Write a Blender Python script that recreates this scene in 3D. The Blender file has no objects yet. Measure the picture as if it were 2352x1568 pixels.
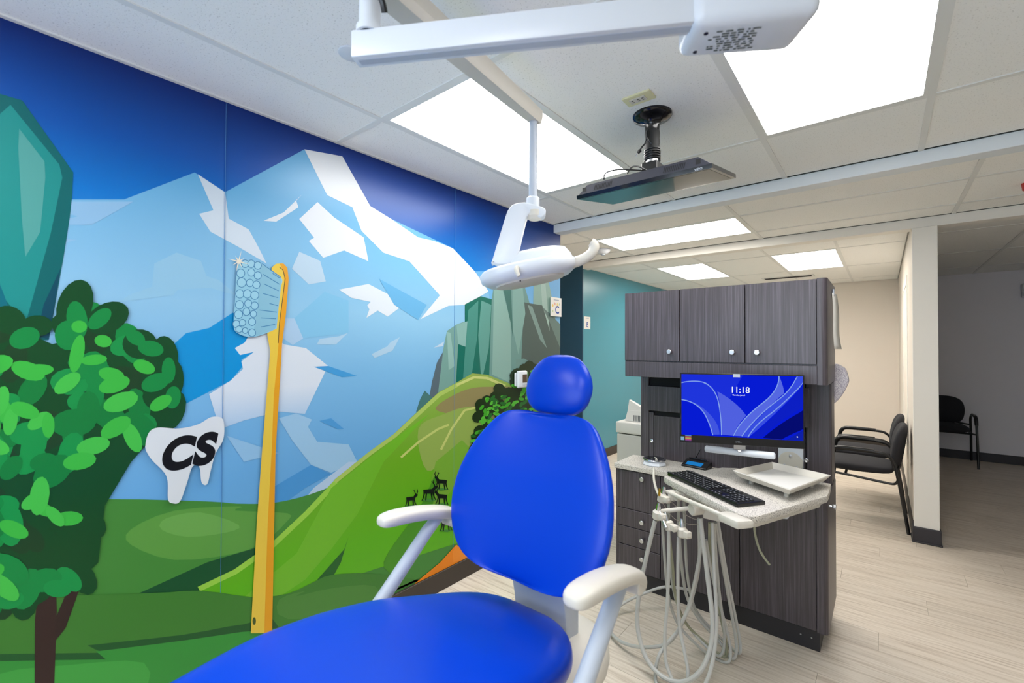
import bpy, bmesh, math, random
from mathutils import Vector, Matrix
random.seed(7)
sc = bpy.context.scene
COL = sc.collection

# ------------------------------------------------------------------ camera
F = 1040.19; YAW = math.radians(39.2506); PIT = math.radians(0.7296); ROL = math.radians(0.2160); CH = 1.45
_fw = Vector((-math.sin(YAW)*math.cos(PIT), math.cos(YAW)*math.cos(PIT), math.sin(PIT)))
_rt = Vector((math.cos(YAW), math.sin(YAW), 0)); _up = _rt.cross(_fw)
RT = math.cos(ROL)*_rt + math.sin(ROL)*_up
UP = math.cos(ROL)*_up - math.sin(ROL)*_rt
FW = _fw
EYE = Vector((0, 0, CH))
cam = bpy.data.cameras.new('camera'); camo = bpy.data.objects.new('camera', cam); COL.objects.link(camo)
cam.sensor_width = 36; cam.lens = F/2352*36; cam.clip_start = 0.02
cam.dof.use_dof = True; cam.dof.focus_distance = 3.0; cam.dof.aperture_fstop = 3.2
camo.matrix_world = Matrix(((RT.x, UP.x, -FW.x, 0), (RT.y, UP.y, -FW.y, 0), (RT.z, UP.z, -FW.z, CH), (0, 0, 0, 1)))
sc.camera = camo

# ------------------------------------------------------------------ world, exposure
w = bpy.data.worlds.new('world'); sc.world = w; w.use_nodes = True
w.node_tree.nodes['Background'].inputs[0].default_value = (0.72, 0.86, 1.0, 1)
w.node_tree.nodes['Background'].inputs[1].default_value = 3.6
sc.view_settings.view_transform = 'Standard'
sc.view_settings.look = 'None'
sc.view_settings.exposure = 0.55
sc.view_settings.gamma = 1.0
sc.view_settings.use_curve_mapping = False
PANEL_A = 8.5     # neutral ceiling panels over the chair
PANEL_B = 10.5     # warmer ceiling panels further back

# ------------------------------------------------------------------ pixel helpers (photo frame 2352 x 1568)
def ray(px, py):
    return FW + RT*((px-1176)/F) - UP*((py-784)/F)
def at(px, py, x=None, y=None, z=None):
    d = ray(px, py)
    if x is not None: t = x/d.x
    elif y is not None: t = y/d.y
    else: t = (z-CH)/d.z
    return EYE + d*t

# ------------------------------------------------------------------ materials
def lin(c):
    c = c/255
    return c/12.92 if c <= 0.04045 else ((c+0.055)/1.055)**2.4
def S(r, g, b): return (lin(r), lin(g), lin(b), 1)
def SP(r, g, b, k=0.74): return (lin(r)*k, lin(g)*k, lin(b)*k, 1)   # printing ink on the wall covering
MATS = {}
def mat(name, col, rough=0.5, metal=0.0, spec=0.5, bump=0, bscale=200, var=0, coat=0, emit=None, estr=0, alpha=None):
    if name in MATS: return MATS[name]
    m = bpy.data.materials.new(name); m.use_nodes = True; nt = m.node_tree; N = nt.nodes; L = nt.links
    b = N['Principled BSDF']
    b.inputs['Base Color'].default_value = col; b.inputs['Roughness'].default_value = rough
    b.inputs['Metallic'].default_value = metal; b.inputs['Specular IOR Level'].default_value = spec
    b.inputs['Coat Weight'].default_value = coat
    if emit: b.inputs['Emission Color'].default_value = emit; b.inputs['Emission Strength'].default_value = estr
    if var or bump:
        tc = N.new('ShaderNodeTexCoord'); no = N.new('ShaderNodeTexNoise'); no.inputs['Scale'].default_value = bscale
        no.inputs['Detail'].default_value = 4; L.new(tc.outputs['Object'], no.inputs['Vector'])
        if var:
            mx = N.new('ShaderNodeMixRGB'); mx.blend_type = 'MULTIPLY'; mx.inputs[0].default_value = var
            mx.inputs[1].default_value = col; L.new(no.outputs['Fac'], mx.inputs[2]); L.new(mx.outputs[0], b.inputs['Base Color'])
        if bump:
            bp = N.new('ShaderNodeBump'); bp.inputs['Strength'].default_value = bump; bp.inputs['Distance'].default_value = 0.002
            L.new(no.outputs['Fac'], bp.inputs['Height']); L.new(bp.outputs[0], b.inputs['Normal'])
    MATS[name] = m
    return m

def streak_mat(name, c1, c2, c3, scale, rough, spec=0.5, rnd=0.0, coords='Object'):
    """wood-like streaks: noise stretched by scale vector"""
    m = bpy.data.materials.new(name); m.use_nodes = True; nt = m.node_tree; N = nt.nodes; L = nt.links; b = N['Principled BSDF']
    tc = N.new('ShaderNodeTexCoord'); mp = N.new('ShaderNodeMapping'); mp.inputs['Scale'].default_value = scale
    ge = N.new('ShaderNodeNewGeometry')
    L.new(ge.outputs['Position'], mp.inputs['Vector'])
    if rnd:
        oi = N.new('ShaderNodeObjectInfo'); vm = N.new('ShaderNodeVectorMath'); vm.operation = 'ADD'
        sc_ = N.new('ShaderNodeMath'); sc_.operation = 'MULTIPLY'; sc_.inputs[1].default_value = 37.0
        L.new(oi.outputs['Random'], sc_.inputs[0]); L.new(mp.outputs[0], vm.inputs[0]); L.new(sc_.outputs[0], vm.inputs[1]); vec = vm.outputs[0]
    else: vec = mp.outputs[0]
    n1 = N.new('ShaderNodeTexNoise'); n1.inputs['Scale'].default_value = 1; n1.inputs['Detail'].default_value = 6; n1.inputs['Roughness'].default_value = 0.65
    L.new(vec, n1.inputs['Vector'])
    r = N.new('ShaderNodeValToRGB'); e = r.color_ramp.elements
    e[0].position = 0.28; e[0].color = c1; e[1].position = 0.72; e[1].color = c3
    k = r.color_ramp.elements.new(0.5); k.color = c2
    L.new(n1.outputs['Fac'], r.inputs['Fac']); out = r.outputs[0]
    if rnd:
        hs = N.new('ShaderNodeHueSaturation'); ma = N.new('ShaderNodeMapRange'); ma.inputs['To Min'].default_value = 1-rnd; ma.inputs['To Max'].default_value = 1+rnd
        L.new(oi.outputs['Random'], ma.inputs['Value']); L.new(ma.outputs[0], hs.inputs['Value']); L.new(out, hs.inputs['Color']); out = hs.outputs[0]
    L.new(out, b.inputs['Base Color']); b.inputs['Roughness'].default_value = rough; b.inputs['Specular IOR Level'].default_value = spec
    bp = N.new('ShaderNodeBump'); bp.inputs['Strength'].default_value = 0.12; bp.inputs['Distance'].default_value = 0.001
    L.new(n1.outputs['Fac'], bp.inputs['Height']); L.new(bp.outputs[0], b.inputs['Normal'])
    MATS[name] = m; return m

def speck_mat(name, base, spot, scale, thr, rough, bump=0.0, spot2=None):
    m = bpy.data.materials.new(name); m.use_nodes = True; nt = m.node_tree; N = nt.nodes; L = nt.links; b = N['Principled BSDF']
    ge = N.new('ShaderNodeNewGeometry')
    n1 = N.new('ShaderNodeTexNoise'); n1.inputs['Scale'].default_value = scale; n1.inputs['Detail'].default_value = 2; n1.inputs['Roughness'].default_value = 0.6
    L.new(ge.outputs['Position'], n1.inputs['Vector'])
    r = N.new('ShaderNodeValToRGB'); e = r.color_ramp.elements
    e[0].position = thr; e[0].color = spot; e[1].position = thr+0.05; e[1].color = base
    L.new(n1.outputs['Fac'], r.inputs['Fac']); L.new(r.outputs[0], b.inputs['Base Color']); b.inputs['Roughness'].default_value = rough
    if spot2:
        n2 = N.new('ShaderNodeTexNoise'); n2.inputs['Scale'].default_value = scale*0.6; n2.inputs['Detail'].default_value = 3
        L.new(ge.outputs['Position'], n2.inputs['Vector'])
        r2 = N.new('ShaderNodeValToRGB'); q = r2.color_ramp.elements
        q[0].position = 0.58; q[0].color = (0, 0, 0, 1); q[1].position = 0.64; q[1].color = (1, 1, 1, 1)
        L.new(n2.outputs['Fac'], r2.inputs['Fac'])
        mx = N.new('ShaderNodeMixRGB'); mx.inputs[2].default_value = spot2; L.new(r2.outputs[0], mx.inputs[0]); L.new(r.outputs[0], mx.inputs[1])
        L.new(mx.outputs[0], b.inputs['Base Color'])
    if bump:
        bp = N.new('ShaderNodeBump'); bp.inputs['Strength'].default_value = bump; bp.inputs['Distance'].default_value = 0.002
        L.new(n1.outputs['Fac'], bp.inputs['Height']); L.new(bp.outputs[0], b.inputs['Normal'])
    MATS[name] = m; return m

def grad_mat(name, stops, z0, z1, rough=0.3, spec=0.32):
    """printed colour gradient up the wall (height in metres)"""
    m = bpy.data.materials.new(name); m.use_nodes = True; nt = m.node_tree; N = nt.nodes; L = nt.links; b = N['Principled BSDF']
    ge = N.new('ShaderNodeNewGeometry'); sx = N.new('ShaderNodeSeparateXYZ'); mr = N.new('ShaderNodeMapRange')
    mr.inputs['From Min'].default_value = z0; mr.inputs['From Max'].default_value = z1
    L.new(ge.outputs['Position'], sx.inputs[0]); L.new(sx.outputs['Z'], mr.inputs['Value'])
    r = N.new('ShaderNodeValToRGB'); e = r.color_ramp.elements
    e[0].position = stops[0][0]; e[0].color = stops[0][1]; e[1].position = stops[-1][0]; e[1].color = stops[-1][1]
    for p, c in stops[1:-1]:
        k = e.new(p); k.color = c
    L.new(mr.outputs[0], r.inputs['Fac']); L.new(r.outputs[0], b.inputs['Base Color'])
    b.inputs['Roughness'].default_value = rough; b.inputs['Specular IOR Level'].default_value = spec
    MATS[name] = m; return m

def emit_mat(name, col, s):
    m = bpy.data.materials.new(name); m.use_nodes = True; nt = m.node_tree
    for n in list(nt.nodes): nt.nodes.remove(n)
    o = nt.nodes.new('ShaderNodeOutputMaterial'); e = nt.nodes.new('ShaderNodeEmission')
    e.inputs[0].default_value = col; e.inputs[1].default_value = s; nt.links.new(e.outputs[0], o.inputs[0]); MATS[name] = m; return m

M_TILE = speck_mat('ceiling_tile', S(246, 246, 243), S(214, 214, 210), 170, 0.33, 0.9, 0.2)
M_GRID = mat('grid_white', S(228, 229, 226), 0.5)
M_WHITEWALL = mat('white_paint', S(238, 235, 228), 0.6, bump=0.05, bscale=300)
M_BEIGE = mat('beige_paint', S(232, 222, 211), 0.65, bump=0.06, bscale=300)
M_GREYWALL = mat('grey_vinyl', S(236, 234, 242), 0.7, bump=0.2, bscale=400, var=0.06)
M_TEAL = mat('teal_paint', S(66, 138, 156), 0.3, bump=0.06, bscale=250)
M_NAVY = mat('navy_paint', S(25, 70, 96), 0.45, bump=0.06, bscale=250)
M_BASE = mat('baseboard_rubber', S(48, 46, 52), 0.5)
M_BASEBR = mat('baseboard_brown', S(52, 44, 38), 0.5)
M_FLOOR = streak_mat('vinyl_plank', S(178, 162, 145), S(212, 200, 185), S(226, 216, 204), (3.2, 70, 1), 0.42, 0.4, 0.04)
M_SUB = mat('floor_joint', S(150, 138, 120), 0.8)
M_LAM = streak_mat('dark_laminate', S(46, 39, 43), S(66, 59, 64), S(94, 87, 96), (150, 150, 2.4), 0.36, 0.6)
M_LAMX = M_LAM
M_BLACKGAP = mat('black_recess', S(8, 8, 9), 0.7)
M_COUNTER = speck_mat('speckled_solid_surface', S(206, 201, 192), S(104, 100, 94), 260, 0.39, 0.35, 0, S(160, 153, 145))
M_CHROME = mat('chrome', S(215, 215, 218), 0.18, 1.0)
M_STEEL = mat('brushed_steel', S(200, 200, 202), 0.32, 1.0)
M_WPL = mat('white_plastic', S(212, 217, 224), 0.3)
M_CPL = mat('cream_plastic', S(208, 203, 192), 0.4)
M_GPL = mat('light_grey_plastic', S(180, 188, 200), 0.38)
M_HOSE = mat('hose_grey', S(186, 186, 182), 0.42)
M_HOSE2 = mat('hose_olive', S(158, 158, 134), 0.42)
M_BLUE = mat('blue_upholstery', S(0, 58, 186), 0.30, spec=0.26, bump=0.04, bscale=500)
M_BLACKPL = mat('black_plastic', S(14, 14, 16), 0.3)
M_BLACKGL = mat('black_gloss', S(8, 8, 10), 0.12)
M_BLACKMT = mat('black_metal', S(16, 16, 18), 0.35)
M_FAB = mat('charcoal_fabric', S(42, 42, 48), 0.9, bump=0.4, bscale=700, var=0.4)
M_TVSCR = mat('tv_screen', S(12, 18, 20), 0.08)
M_PAPER = mat('white_paper', S(220, 218, 212), 0.7)
M_TRAYM = mat('tray_ivory', S(206, 201, 190), 0.35)
M_CLEAR = mat('clear_glass_edge', S(190, 214, 204), 0.1)
M_PANEL_A = emit_mat('light_diffuser_neutral', (1.0, 0.985, 0.96, 1), PANEL_A)
M_PANEL_B = emit_mat('light_diffuser_warm', (1.0, 0.94, 0.86, 1), PANEL_B)

# ------------------------------------------------------------------ mesh building
class MB:
    def __init__(s): s.bm = bmesh.new()
    def _merge(s, t, mi=0):
        for f in t.faces: f.material_index = mi
        me = bpy.data.meshes.new('tmp'); t.to_mesh(me); t.free(); s.bm.from_mesh(me); bpy.data.meshes.remove(me); return s
    def box(s, a, b, bev=0, seg=2, mi=0, mtx=None):
        t = bmesh.new(); bmesh.ops.create_cube(t, size=1)
        a = Vector(a); b = Vector(b)
        for v in t.verts:
            v.co = Vector(((a.x+b.x)/2+v.co.x*(b.x-a.x), (a.y+b.y)/2+v.co.y*(b.y-a.y), (a.z+b.z)/2+v.co.z*(b.z-a.z)))
        if bev: bmesh.ops.bevel(t, geom=list(t.edges), offset=bev, segments=seg, affect='EDGES', profile=0.5)
        if mtx: bmesh.ops.transform(t, matrix=mtx, verts=t.verts)
        return s._merge(t, mi)
    def prism(s, pts, axis, d, bev=0, seg=2, mi=0):
        """polygon of 3-D points pushed along axis by d"""
        t = bmesh.new(); vs = [t.verts.new(p) for p in pts]; f = t.faces.new(vs)
        r = bmesh.ops.extrude_face_region(t, geom=[f])
        bmesh.ops.translate(t, verts=[g for g in r['geom'] if isinstance(g, bmesh.types.BMVert)], vec=Vector(axis).normalized()*d)
        bmesh.ops.recalc_face_normals(t, faces=t.faces)
        if bev: bmesh.ops.bevel(t, geom=list(t.edges), offset=bev, segments=seg, affect='EDGES', profile=0.5)
        return s._merge(t, mi)
    def poly(s, pts, mi=0):
        t = bmesh.new(); t.faces.new([t.verts.new(p) for p in pts]); return s._merge(t, mi)
    def rings(s, rs, cap=True, mi=0, closed=False):
        t = bmesh.new(); V = [[t.verts.new(p) for p in r] for r in rs]; n = len(V[0])
        for i in range(len(V)-1 + (1 if closed else 0)):
            A, B = V[i], V[(i+1) % len(V)]
            for j in range(n):
                t.faces.new((A[j], A[(j+1) % n], B[(j+1) % n], B[j]))
        if cap and not closed:
            t.faces.new(list(reversed(V[0]))); t.faces.new(V[-1])
        bmesh.ops.recalc_face_normals(t, faces=t.faces)
        return s._merge(t, mi)
    def tube(s, pts, r, seg=10, mi=0, smooth=4):
        pts = [Vector(p) for p in pts]; rl = r if isinstance(r, (list, tuple)) else [r]*len(pts)
        if smooth and len(pts) > 2: pts, rl = spline(pts, rl, smooth)
        up = None; rs = []
        for i, p in enumerate(pts):
            d = (pts[min(i+1, len(pts)-1)]-pts[max(i-1, 0)]).normalized()
            if up is None:
                up = Vector((0, 0, 1)) if abs(d.z) < 0.9 else Vector((1, 0, 0))
            u = (up - d*up.dot(d)).normalized(); v = d.cross(u); up = u
            rs.append([p+(u*math.cos(k*2*math.pi/seg)+v*math.sin(k*2*math.pi/seg))*rl[i] for k in range(seg)])
        return s.rings(rs, mi=mi)
    def lathe(s, c, prof, axis=(0, 0, 1), seg=24, mi=0):
        c = Vector(c); ax = Vector(axis).normalized(); u = ax.orthogonal().normalized(); v = ax.cross(u)
        return s.rings([[c+ax*h+(u*math.cos(k*2*math.pi/seg)+v*math.sin(k*2*math.pi/seg))*max(r, 1e-4) for k in range(seg)] for r, h in prof], mi=mi)
    def cyl(s, a, b, r, seg=20, mi=0, bev=0):
        a = Vector(a); b = Vector(b); L = (b-a).length; e = bev or 1e-4
        return s.lathe(a, [(r-e, 0), (r, e), (r, L-e), (r-e, L)], b-a, seg, mi)

def spline(pts, rl, k):
    out = []; ro = []; n = len(pts)
    for i in range(n-1):
        p0, p1, p2, p3 = pts[max(i-1, 0)], pts[i], pts[i+1], pts[min(i+2, n-1)]
        for j in range(k):
            t = j/k; t2 = t*t; t3 = t2*t
            out.append(0.5*((2*p1)+(p2-p0)*t+(2*p0-5*p1+4*p2-p3)*t2+(3*p1-p0-3*p2+p3)*t3)); ro.append(rl[i]*(1-t)+rl[i+1]*t)
    out.append(pts[-1]); ro.append(rl[-1]); return out, ro

def world_of(o):
    m = Matrix.Identity(4)
    chain = []
    while o: chain.append(o); o = o.parent
    for q in reversed(chain): m = m @ q.matrix_parent_inverse @ q.matrix_basis if q.parent else q.matrix_basis.copy()
    return m
def obj(name, mb, mats, parent=None, smooth=False, sub=0, angle=35):
    me = bpy.data.meshes.new(name); bm = mb.bm if isinstance(mb, MB) else mb
    if len(bm.verts):
        xs = [v.co for v in bm.verts]
        lo = Vector((min(v.x for v in xs), min(v.y for v in xs), min(v.z for v in xs))); hi = Vector((max(v.x for v in xs), max(v.y for v in xs), max(v.z for v in xs)))
        org = Vector(((lo.x+hi.x)/2, (lo.y+hi.y)/2, lo.z))
        for v in bm.verts: v.co = v.co - org
    else: org = Vector((0, 0, 0))
    bm.to_mesh(me); bm.free()
    for m in (mats if isinstance(mats, (list, tuple)) else [mats]): me.materials.append(m)
    o = bpy.data.objects.new(name, me); COL.objects.link(o); o.location = org
    if parent:
        o.parent = parent; o.matrix_parent_inverse = world_of(parent).inverted()
    if smooth:
        me.shade_smooth()
        if not sub:
            try: me.set_sharp_from_angle(angle=math.radians(angle))
            except Exception: pass
    if sub:
        md = o.modifiers.new('subdivision', 'SUBSURF'); md.levels = sub; md.render_levels = sub
    return o
def tag(o, label=None, cat=None, group=None, kind=None):
    if label: o['label'] = label
    if cat: o['category'] = cat
    if group: o['group'] = group
    if kind: o['kind'] = kind
    return o
def thing(name, loc, label, cat, group=None):
    o = bpy.data.objects.new(name, None); COL.objects.link(o); o.location = loc; o.empty_display_size = 0.1
    return tag(o, label, cat, group)
def struct(name, mb, m, **k): return tag(obj(name, mb, m, **k), kind='structure')
def copy_tree(o, parent=None):
    c = o.copy(); COL.objects.link(c); c.parent = parent
    for ch in list(o.children): copy_tree(ch, c)
    return c
def share(name, src, loc, parent):
    o = bpy.data.objects.new(name, src.data); COL.objects.link(o); o.location = loc
    o.parent = parent; o.matrix_parent_inverse = world_of(parent).inverted(); return o
def text(name, body, size, O, X, Y, m, parent, shear=0, bold=0, sx=1.0, off=0.0):
    """flat lettering: O = lower-left corner, X/Y unit vectors of the surface"""
    cu = bpy.data.curves.new(name, 'FONT'); cu.body = body; cu.size = size; cu.shear = shear; cu.offset = bold
    t = bpy.data.objects.new(name, cu); COL.objects.link(t)
    dg = bpy.context.evaluated_depsgraph_get(); me = bpy.data.meshes.new_from_object(t.evaluated_get(dg))
    bpy.data.objects.remove(t); bm = bmesh.new(); bm.from_mesh(me); bpy.data.meshes.remove(me)
    X = Vector(X).normalized(); Y = Vector(Y).normalized(); Z = X.cross(Y); O = Vector(O)
    for v in bm.verts: v.co = O + X*(v.co.x*sx) + Y*v.co.y + Z*off
    return obj(name, bm, m, parent)

# ================================================================== STRUCTURE
CE = 2.44; WX = -2.05
Y_H1, Y_H1b, Y_B2, Y_B2b, Y_BK = 3.03, 3.134, 4.59, 4.71, 8.42
XR = 2.6; YF = -1.8

# floor with vinyl planks
fl = struct('floor', MB().box((-4.1, YF-0.1, -0.06), (XR+0.1, Y_BK+0.1, -0.004)), M_SUB)
PW, PL = 0.182, 1.22
pm = obj('plank', MB().box((0, 0, -0.004), (PL-0.0014, PW-0.0014, 0)), M_FLOOR, fl)
first = True; row = 0; y = 0.45-6*PW
while y < Y_BK-0.001:
    offx = [0.0, 0.41, 0.83, 0.2, 0.62, 1.02][row % 6]
    xmin, xmax = (-2.05, 1.3) if y < Y_H1b-0.1 else (-2.85, 2.6)
    x = xmin - offx
    while x < xmax:
        x0 = max(x, xmin); x1 = min(x+PL, xmax); y1 = min(y+PW, Y_BK)
        if x1-x0 > 0.02:
            if abs(x1-x0-PL) < 1e-6 and abs(y1-y-PW) < 1e-6:
                if first: pm.location = (x0+PL/2-0.0007, y+PW/2-0.0007, -0.004); first = False
                else: share('plank', pm, (x0+PL/2-0.0007, y+PW/2-0.0007, -0.004), fl)
            else: obj('plank', MB().box((x0, y, -0.004), (x1-0.0014, y1-0.0014, 0)), M_FLOOR, fl)
        x += PL
    y += PW; row += 1

# walls
struct('wall_left', MB().box((WX-0.12, YF, 0), (WX, Y_H1b, CE+0.07)), M_WHITEWALL)
struct('wall_front', MB().box((WX-0.12, YF-0.12, 0), (XR+0.12, YF, 0.75)).box((WX-0.12, YF-0.12, 2.2), (XR+0.12, YF, CE+0.07))
       .box((WX-0.12, YF-0.12, 0.75), (-1.9, YF, 2.2)).box((0.3, YF-0.12, 0.75), (XR+0.12, YF, 2.2)), M_WHITEWALL)
win = struct('window_1', MB().box((-1.9, YF-0.1, 0.75), (-1.84, YF-0.02, 2.2)).box((0.24, YF-0.1, 0.75), (0.3, YF-0.02, 2.2)).box((-0.83, YF-0.1, 0.75), (-0.77, YF-0.02, 2.2))
             .box((-1.9, YF-0.1, 0.75), (0.3, YF-0.02, 0.81)).box((-1.9, YF-0.1, 2.14), (0.3, YF-0.02, 2.2)), M_WPL)
por = bpy.data.lights.new('window_portal', 'AREA'); por.shape = 'RECTANGLE'; por.size = 2.2; por.size_y = 1.35; por.cycles.is_portal = True
poro = bpy.data.objects.new('window_portal', por); COL.objects.link(poro); poro.location = (-0.8, YF-0.13, 1.475); poro.rotation_euler = (math.radians(90), 0, 0)
poro.rotation_euler = (math.radians(90), 0, 0)
struct('wall_right', MB().box((XR, YF, 0), (XR+0.12, Y_BK+0.12, CE+0.07)), M_WHITEWALL)
struct('wall_back', MB().box((-2.97, Y_BK, 0), (0.184, Y_BK+0.12, CE+0.07)), M_BEIGE)
struct('wall_back_dark', MB().box((0.184, Y_BK, 0), (XR, Y_BK+0.12, CE+0.07)), M_GREYWALL)
struct('wall_teal', MB().box((-2.97, Y_B2+0.02, 0), (-2.85, Y_BK, CE+0.07)), M_TEAL)
struct('wall_navy', MB().box((-4.1, Y_B2, 0), (-2.695, Y_B2+0.02, CE+0.07)), M_NAVY)
struct('wall_far_left', MB().box((-4.22, Y_H1b-0.12, 0), (-4.1, Y_B2b, CE+0.07)).box((-4.1, Y_H1b-0.12, 0), (WX-0.12, Y_H1b, CE+0.07)), M_WHITEWALL)
# partition with a doorway strip high in it, and its square end post
pt = struct('wall_partition', MB().box((0.184, Y_B2+0.01, 0), (0.319, Y_B2b, 2.364)).box((0.184, Y_B2b, 0), (0.319, Y_BK, CE+0.07)), M_BEIGE)
po = struct('wall_post', MB().box((0.180, Y_B2-0.012, 0.1), (0.323, Y_B2+0.02, 2.3645), 0.003, 1), M_WHITEWALL)
struct('baseboard_post', MB().box((0.172, Y_B2-0.026, 0), (0.331, Y_B2+0.16, 0.115), 0.006, 2).box((0.166, Y_B2-0.034, 0), (0.337, Y_B2+0.16, 0.012), 0.004, 1), M_BASE)
struct('baseboard_partition', MB().box((0.172, Y_B2+0.16, 0), (0.184, Y_BK, 0.1), 0.002, 1).box((0.319, Y_B2+0.16, 0), (0.331, Y_BK, 0.1), 0.002, 1), M_BASEBR)
struct('baseboard_back', MB().box((-2.85, Y_BK-0.012, 0), (0.172, Y_BK, 0.11), 0.002, 1), M_BASEBR)
struct('baseboard_back_dark', MB().box((0.331, Y_BK-0.012, 0), (XR, Y_BK, 0.11), 0.002, 1), M_BASE)
struct('baseboard_left', MB().box((WX, YF, 0), (WX+0.014, Y_H1b, 0.115), 0.003, 1), M_BASEBR)
struct('baseboard_teal', MB().box((-2.85, Y_B2b, 0), (-2.838, Y_BK-0.012, 0.11), 0.002, 1), M_BASEBR)
dr = tag(obj('door_frame', MB().box((0.1795, 5.55, 0), (0.184, 5.62, 2.06)).box((0.1795, 6.5, 0), (0.184, 6.57, 2.06)).box((0.1795, 5.55, 2.06), (0.184, 6.57, 2.13)), M_WHITEWALL, pt))
# headers
struct('trim_1', MB().box((WX+0.001, Y_H1, 2.372), (XR, Y_H1b, CE), 0.003, 1), mat('header_white', S(226, 232, 236), 0.5))
struct('trim_2', MB().box((-2.695, Y_B2, 2.365), (XR, Y_B2b, CE), 0.003, 1), M_WHITEWALL)

# ceiling: deck, tiles, grid bars
ce = struct('ceiling', MB().box((-4.1, YF, CE+0.012), (XR, Y_BK, CE+0.08)), mat('ceiling_deck', S(190, 190, 188), 0.9))
LIGHTS = {}
def grid(xs, ys, skip=(), split=None):
    for i in range(len(xs)-1):
        yl = split.get(i, ys) if split else ys
        for j in range(len(yl)-1):
            if (i, j) in skip: continue
            obj('ceiling_tile', MB().box((xs[i]+0.010, yl[j]+0.010, CE+0.001), (xs[i+1]-0.010, yl[j+1]-0.010, CE+0.011), 0.002, 1), M_TILE, ce)
        for yy in yl[1:-1]:
            obj('grid_bar', MB().box((xs[i]+0.012, yy-0.012, CE-0.003), (xs[i+1]-0.012, yy+0.012, CE+0.012)), M_GRID, ce)
    for xx in xs[1:-1]:
        obj('grid_bar', MB().box((xx-0.012, ys[0], CE-0.0035), (xx+0.012, ys[-1], CE+0.012)), M_GRID, ce)
    obj('wall_angle', MB().box((xs[0], ys[0], CE-0.004), (xs[0]+0.018, ys[-1], CE+0.012)), M_GRID, ce)
gx1 = [WX, -1.682, -1.076, -0.432, 0.155, 0.765, 1.375, 1.985, XR]
gy1 = [YF, -1.29, -0.07, 1.155, 2.392, Y_H1]
skip1 = [(1, 3), (3, 3), (1, 1), (3, 1)]
grid(gx1, gy1, skip1, {0: [YF, -1.29, -0.07, 1.155, 2.45, Y_H1]})
gx2 = [-4.1, -3.28, -2.06, -0.835, 0.41, 1.63, XR]; gy2 = [Y_H1b, 3.70, 4.30, Y_B2]
grid(gx2, gy2, [(2, 1)])
gx3 = [-2.85, -2.195, -1.60, -0.94, -0.33, 0.184]; gy3 = [Y_B2b, 5.49, 6.75, 7.95, Y_BK]
grid(gx3, gy3, [(1, 1), (3, 1)])
gx4 = [0.319, 0.93, 1.54, 2.15, XR]; gy4 = [Y_B2b, 5.3, 6.5, 7.72, Y_BK]
grid(gx4, gy4)
def panel(x0, x1, y0, y1, m, label):
    t = thing('ceiling_light', ((x0+x1)/2, (y0+y1)/2, CE), label, 'ceiling light', 'recessed ceiling light panels')
    a = 0.014
    obj('frame', MB().box((x0, y0, CE-0.003), (x1, y0+a, CE+0.010)).box((x0, y1-a, CE-0.003), (x1, y1, CE+0.010)).box((x0, y0+a, CE-0.003), (x0+a, y1-a, CE+0.010)).box((x1-a, y0+a, CE-0.003), (x1, y1-a, CE+0.010)), M_GRID, t)
    obj('diffuser', MB().box((x0+a, y0+a, CE), (x1-a, y1-a, CE+0.008)), m, t)
panel(-1.670, -1.088, 1.167, 2.380, M_PANEL_A, 'bright ceiling light panel beside the mural wall, behind the lamp drop tube')
panel(-0.420, 0.143, 1.167, 2.380, M_PANEL_A, 'largest-looking bright ceiling light panel, next to the transformer box of the overhead lamp')
panel(-1.670, -1.088, -1.278, -0.082, M_PANEL_A, 'ceiling light panel over the foot end of the dental chair')
panel(-0.420, 0.143, -1.278, -0.082, M_PANEL_A, 'ceiling light panel between chair foot and window wall')
panel(-2.048, -0.847, 3.712, 4.288, M_PANEL_B, 'long ceiling light panel lying crosswise between the two beams')
panel(-2.183, -1.612, 5.502, 6.738, M_PANEL_B, 'ceiling light panel in the back area nearer the teal wall')
panel(-0.928, -0.342, 5.502, 6.738, M_PANEL_B, 'ceiling light panel in the back area nearer the white partition')

# ================================================================== MURAL (printed wall covering, flat)
MU = thing('mural', (WX, 1.5, 0), 'colourful cartoon mountain landscape mural covering the left wall', 'mural')
def wp(px, py, lay): 
    p = at(px, py, x=WX); return Vector((WX+0.0008+0.00022*lay, min(p.y, Y_H1b-0.0008), max(p.z, 0.116)))
def curve2(pts, k=5):
    n = len(pts); out = []
    P_ = [Vector((p[0], p[1])) for p in pts]
    for i in range(n):
        p0, p1, p2, p3 = P_[i-1], P_[i], P_[(i+1) % n], P_[(i+2) % n]
        for j in range(k):
            t = j/k
            q = 0.5*((2*p1)+(p2-p0)*t+(2*p0-5*p1+4*p2-p3)*t*t+(3*p1-p0-3*p2+p3)*t**3); out.append((q.x, q.y))
    return out
def ell(cx, cy, rx, ry, ang=0, n=18):
    a = math.radians(ang); ca, sa = math.cos(a), math.sin(a)
    return [(cx+rx*math.cos(t)*ca-ry*math.sin(t)*sa, cy+rx*math.cos(t)*sa+ry*math.sin(t)*ca) for t in [2*math.pi*k/n for k in range(n)]]
_ic = {}
def ink(c):
    if not isinstance(c, tuple): return c
    if c not in _ic: _ic[c] = mat('print_%d_%d_%d' % c, SP(*c), 0.3, spec=0.32)
    return _ic[c]
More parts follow.
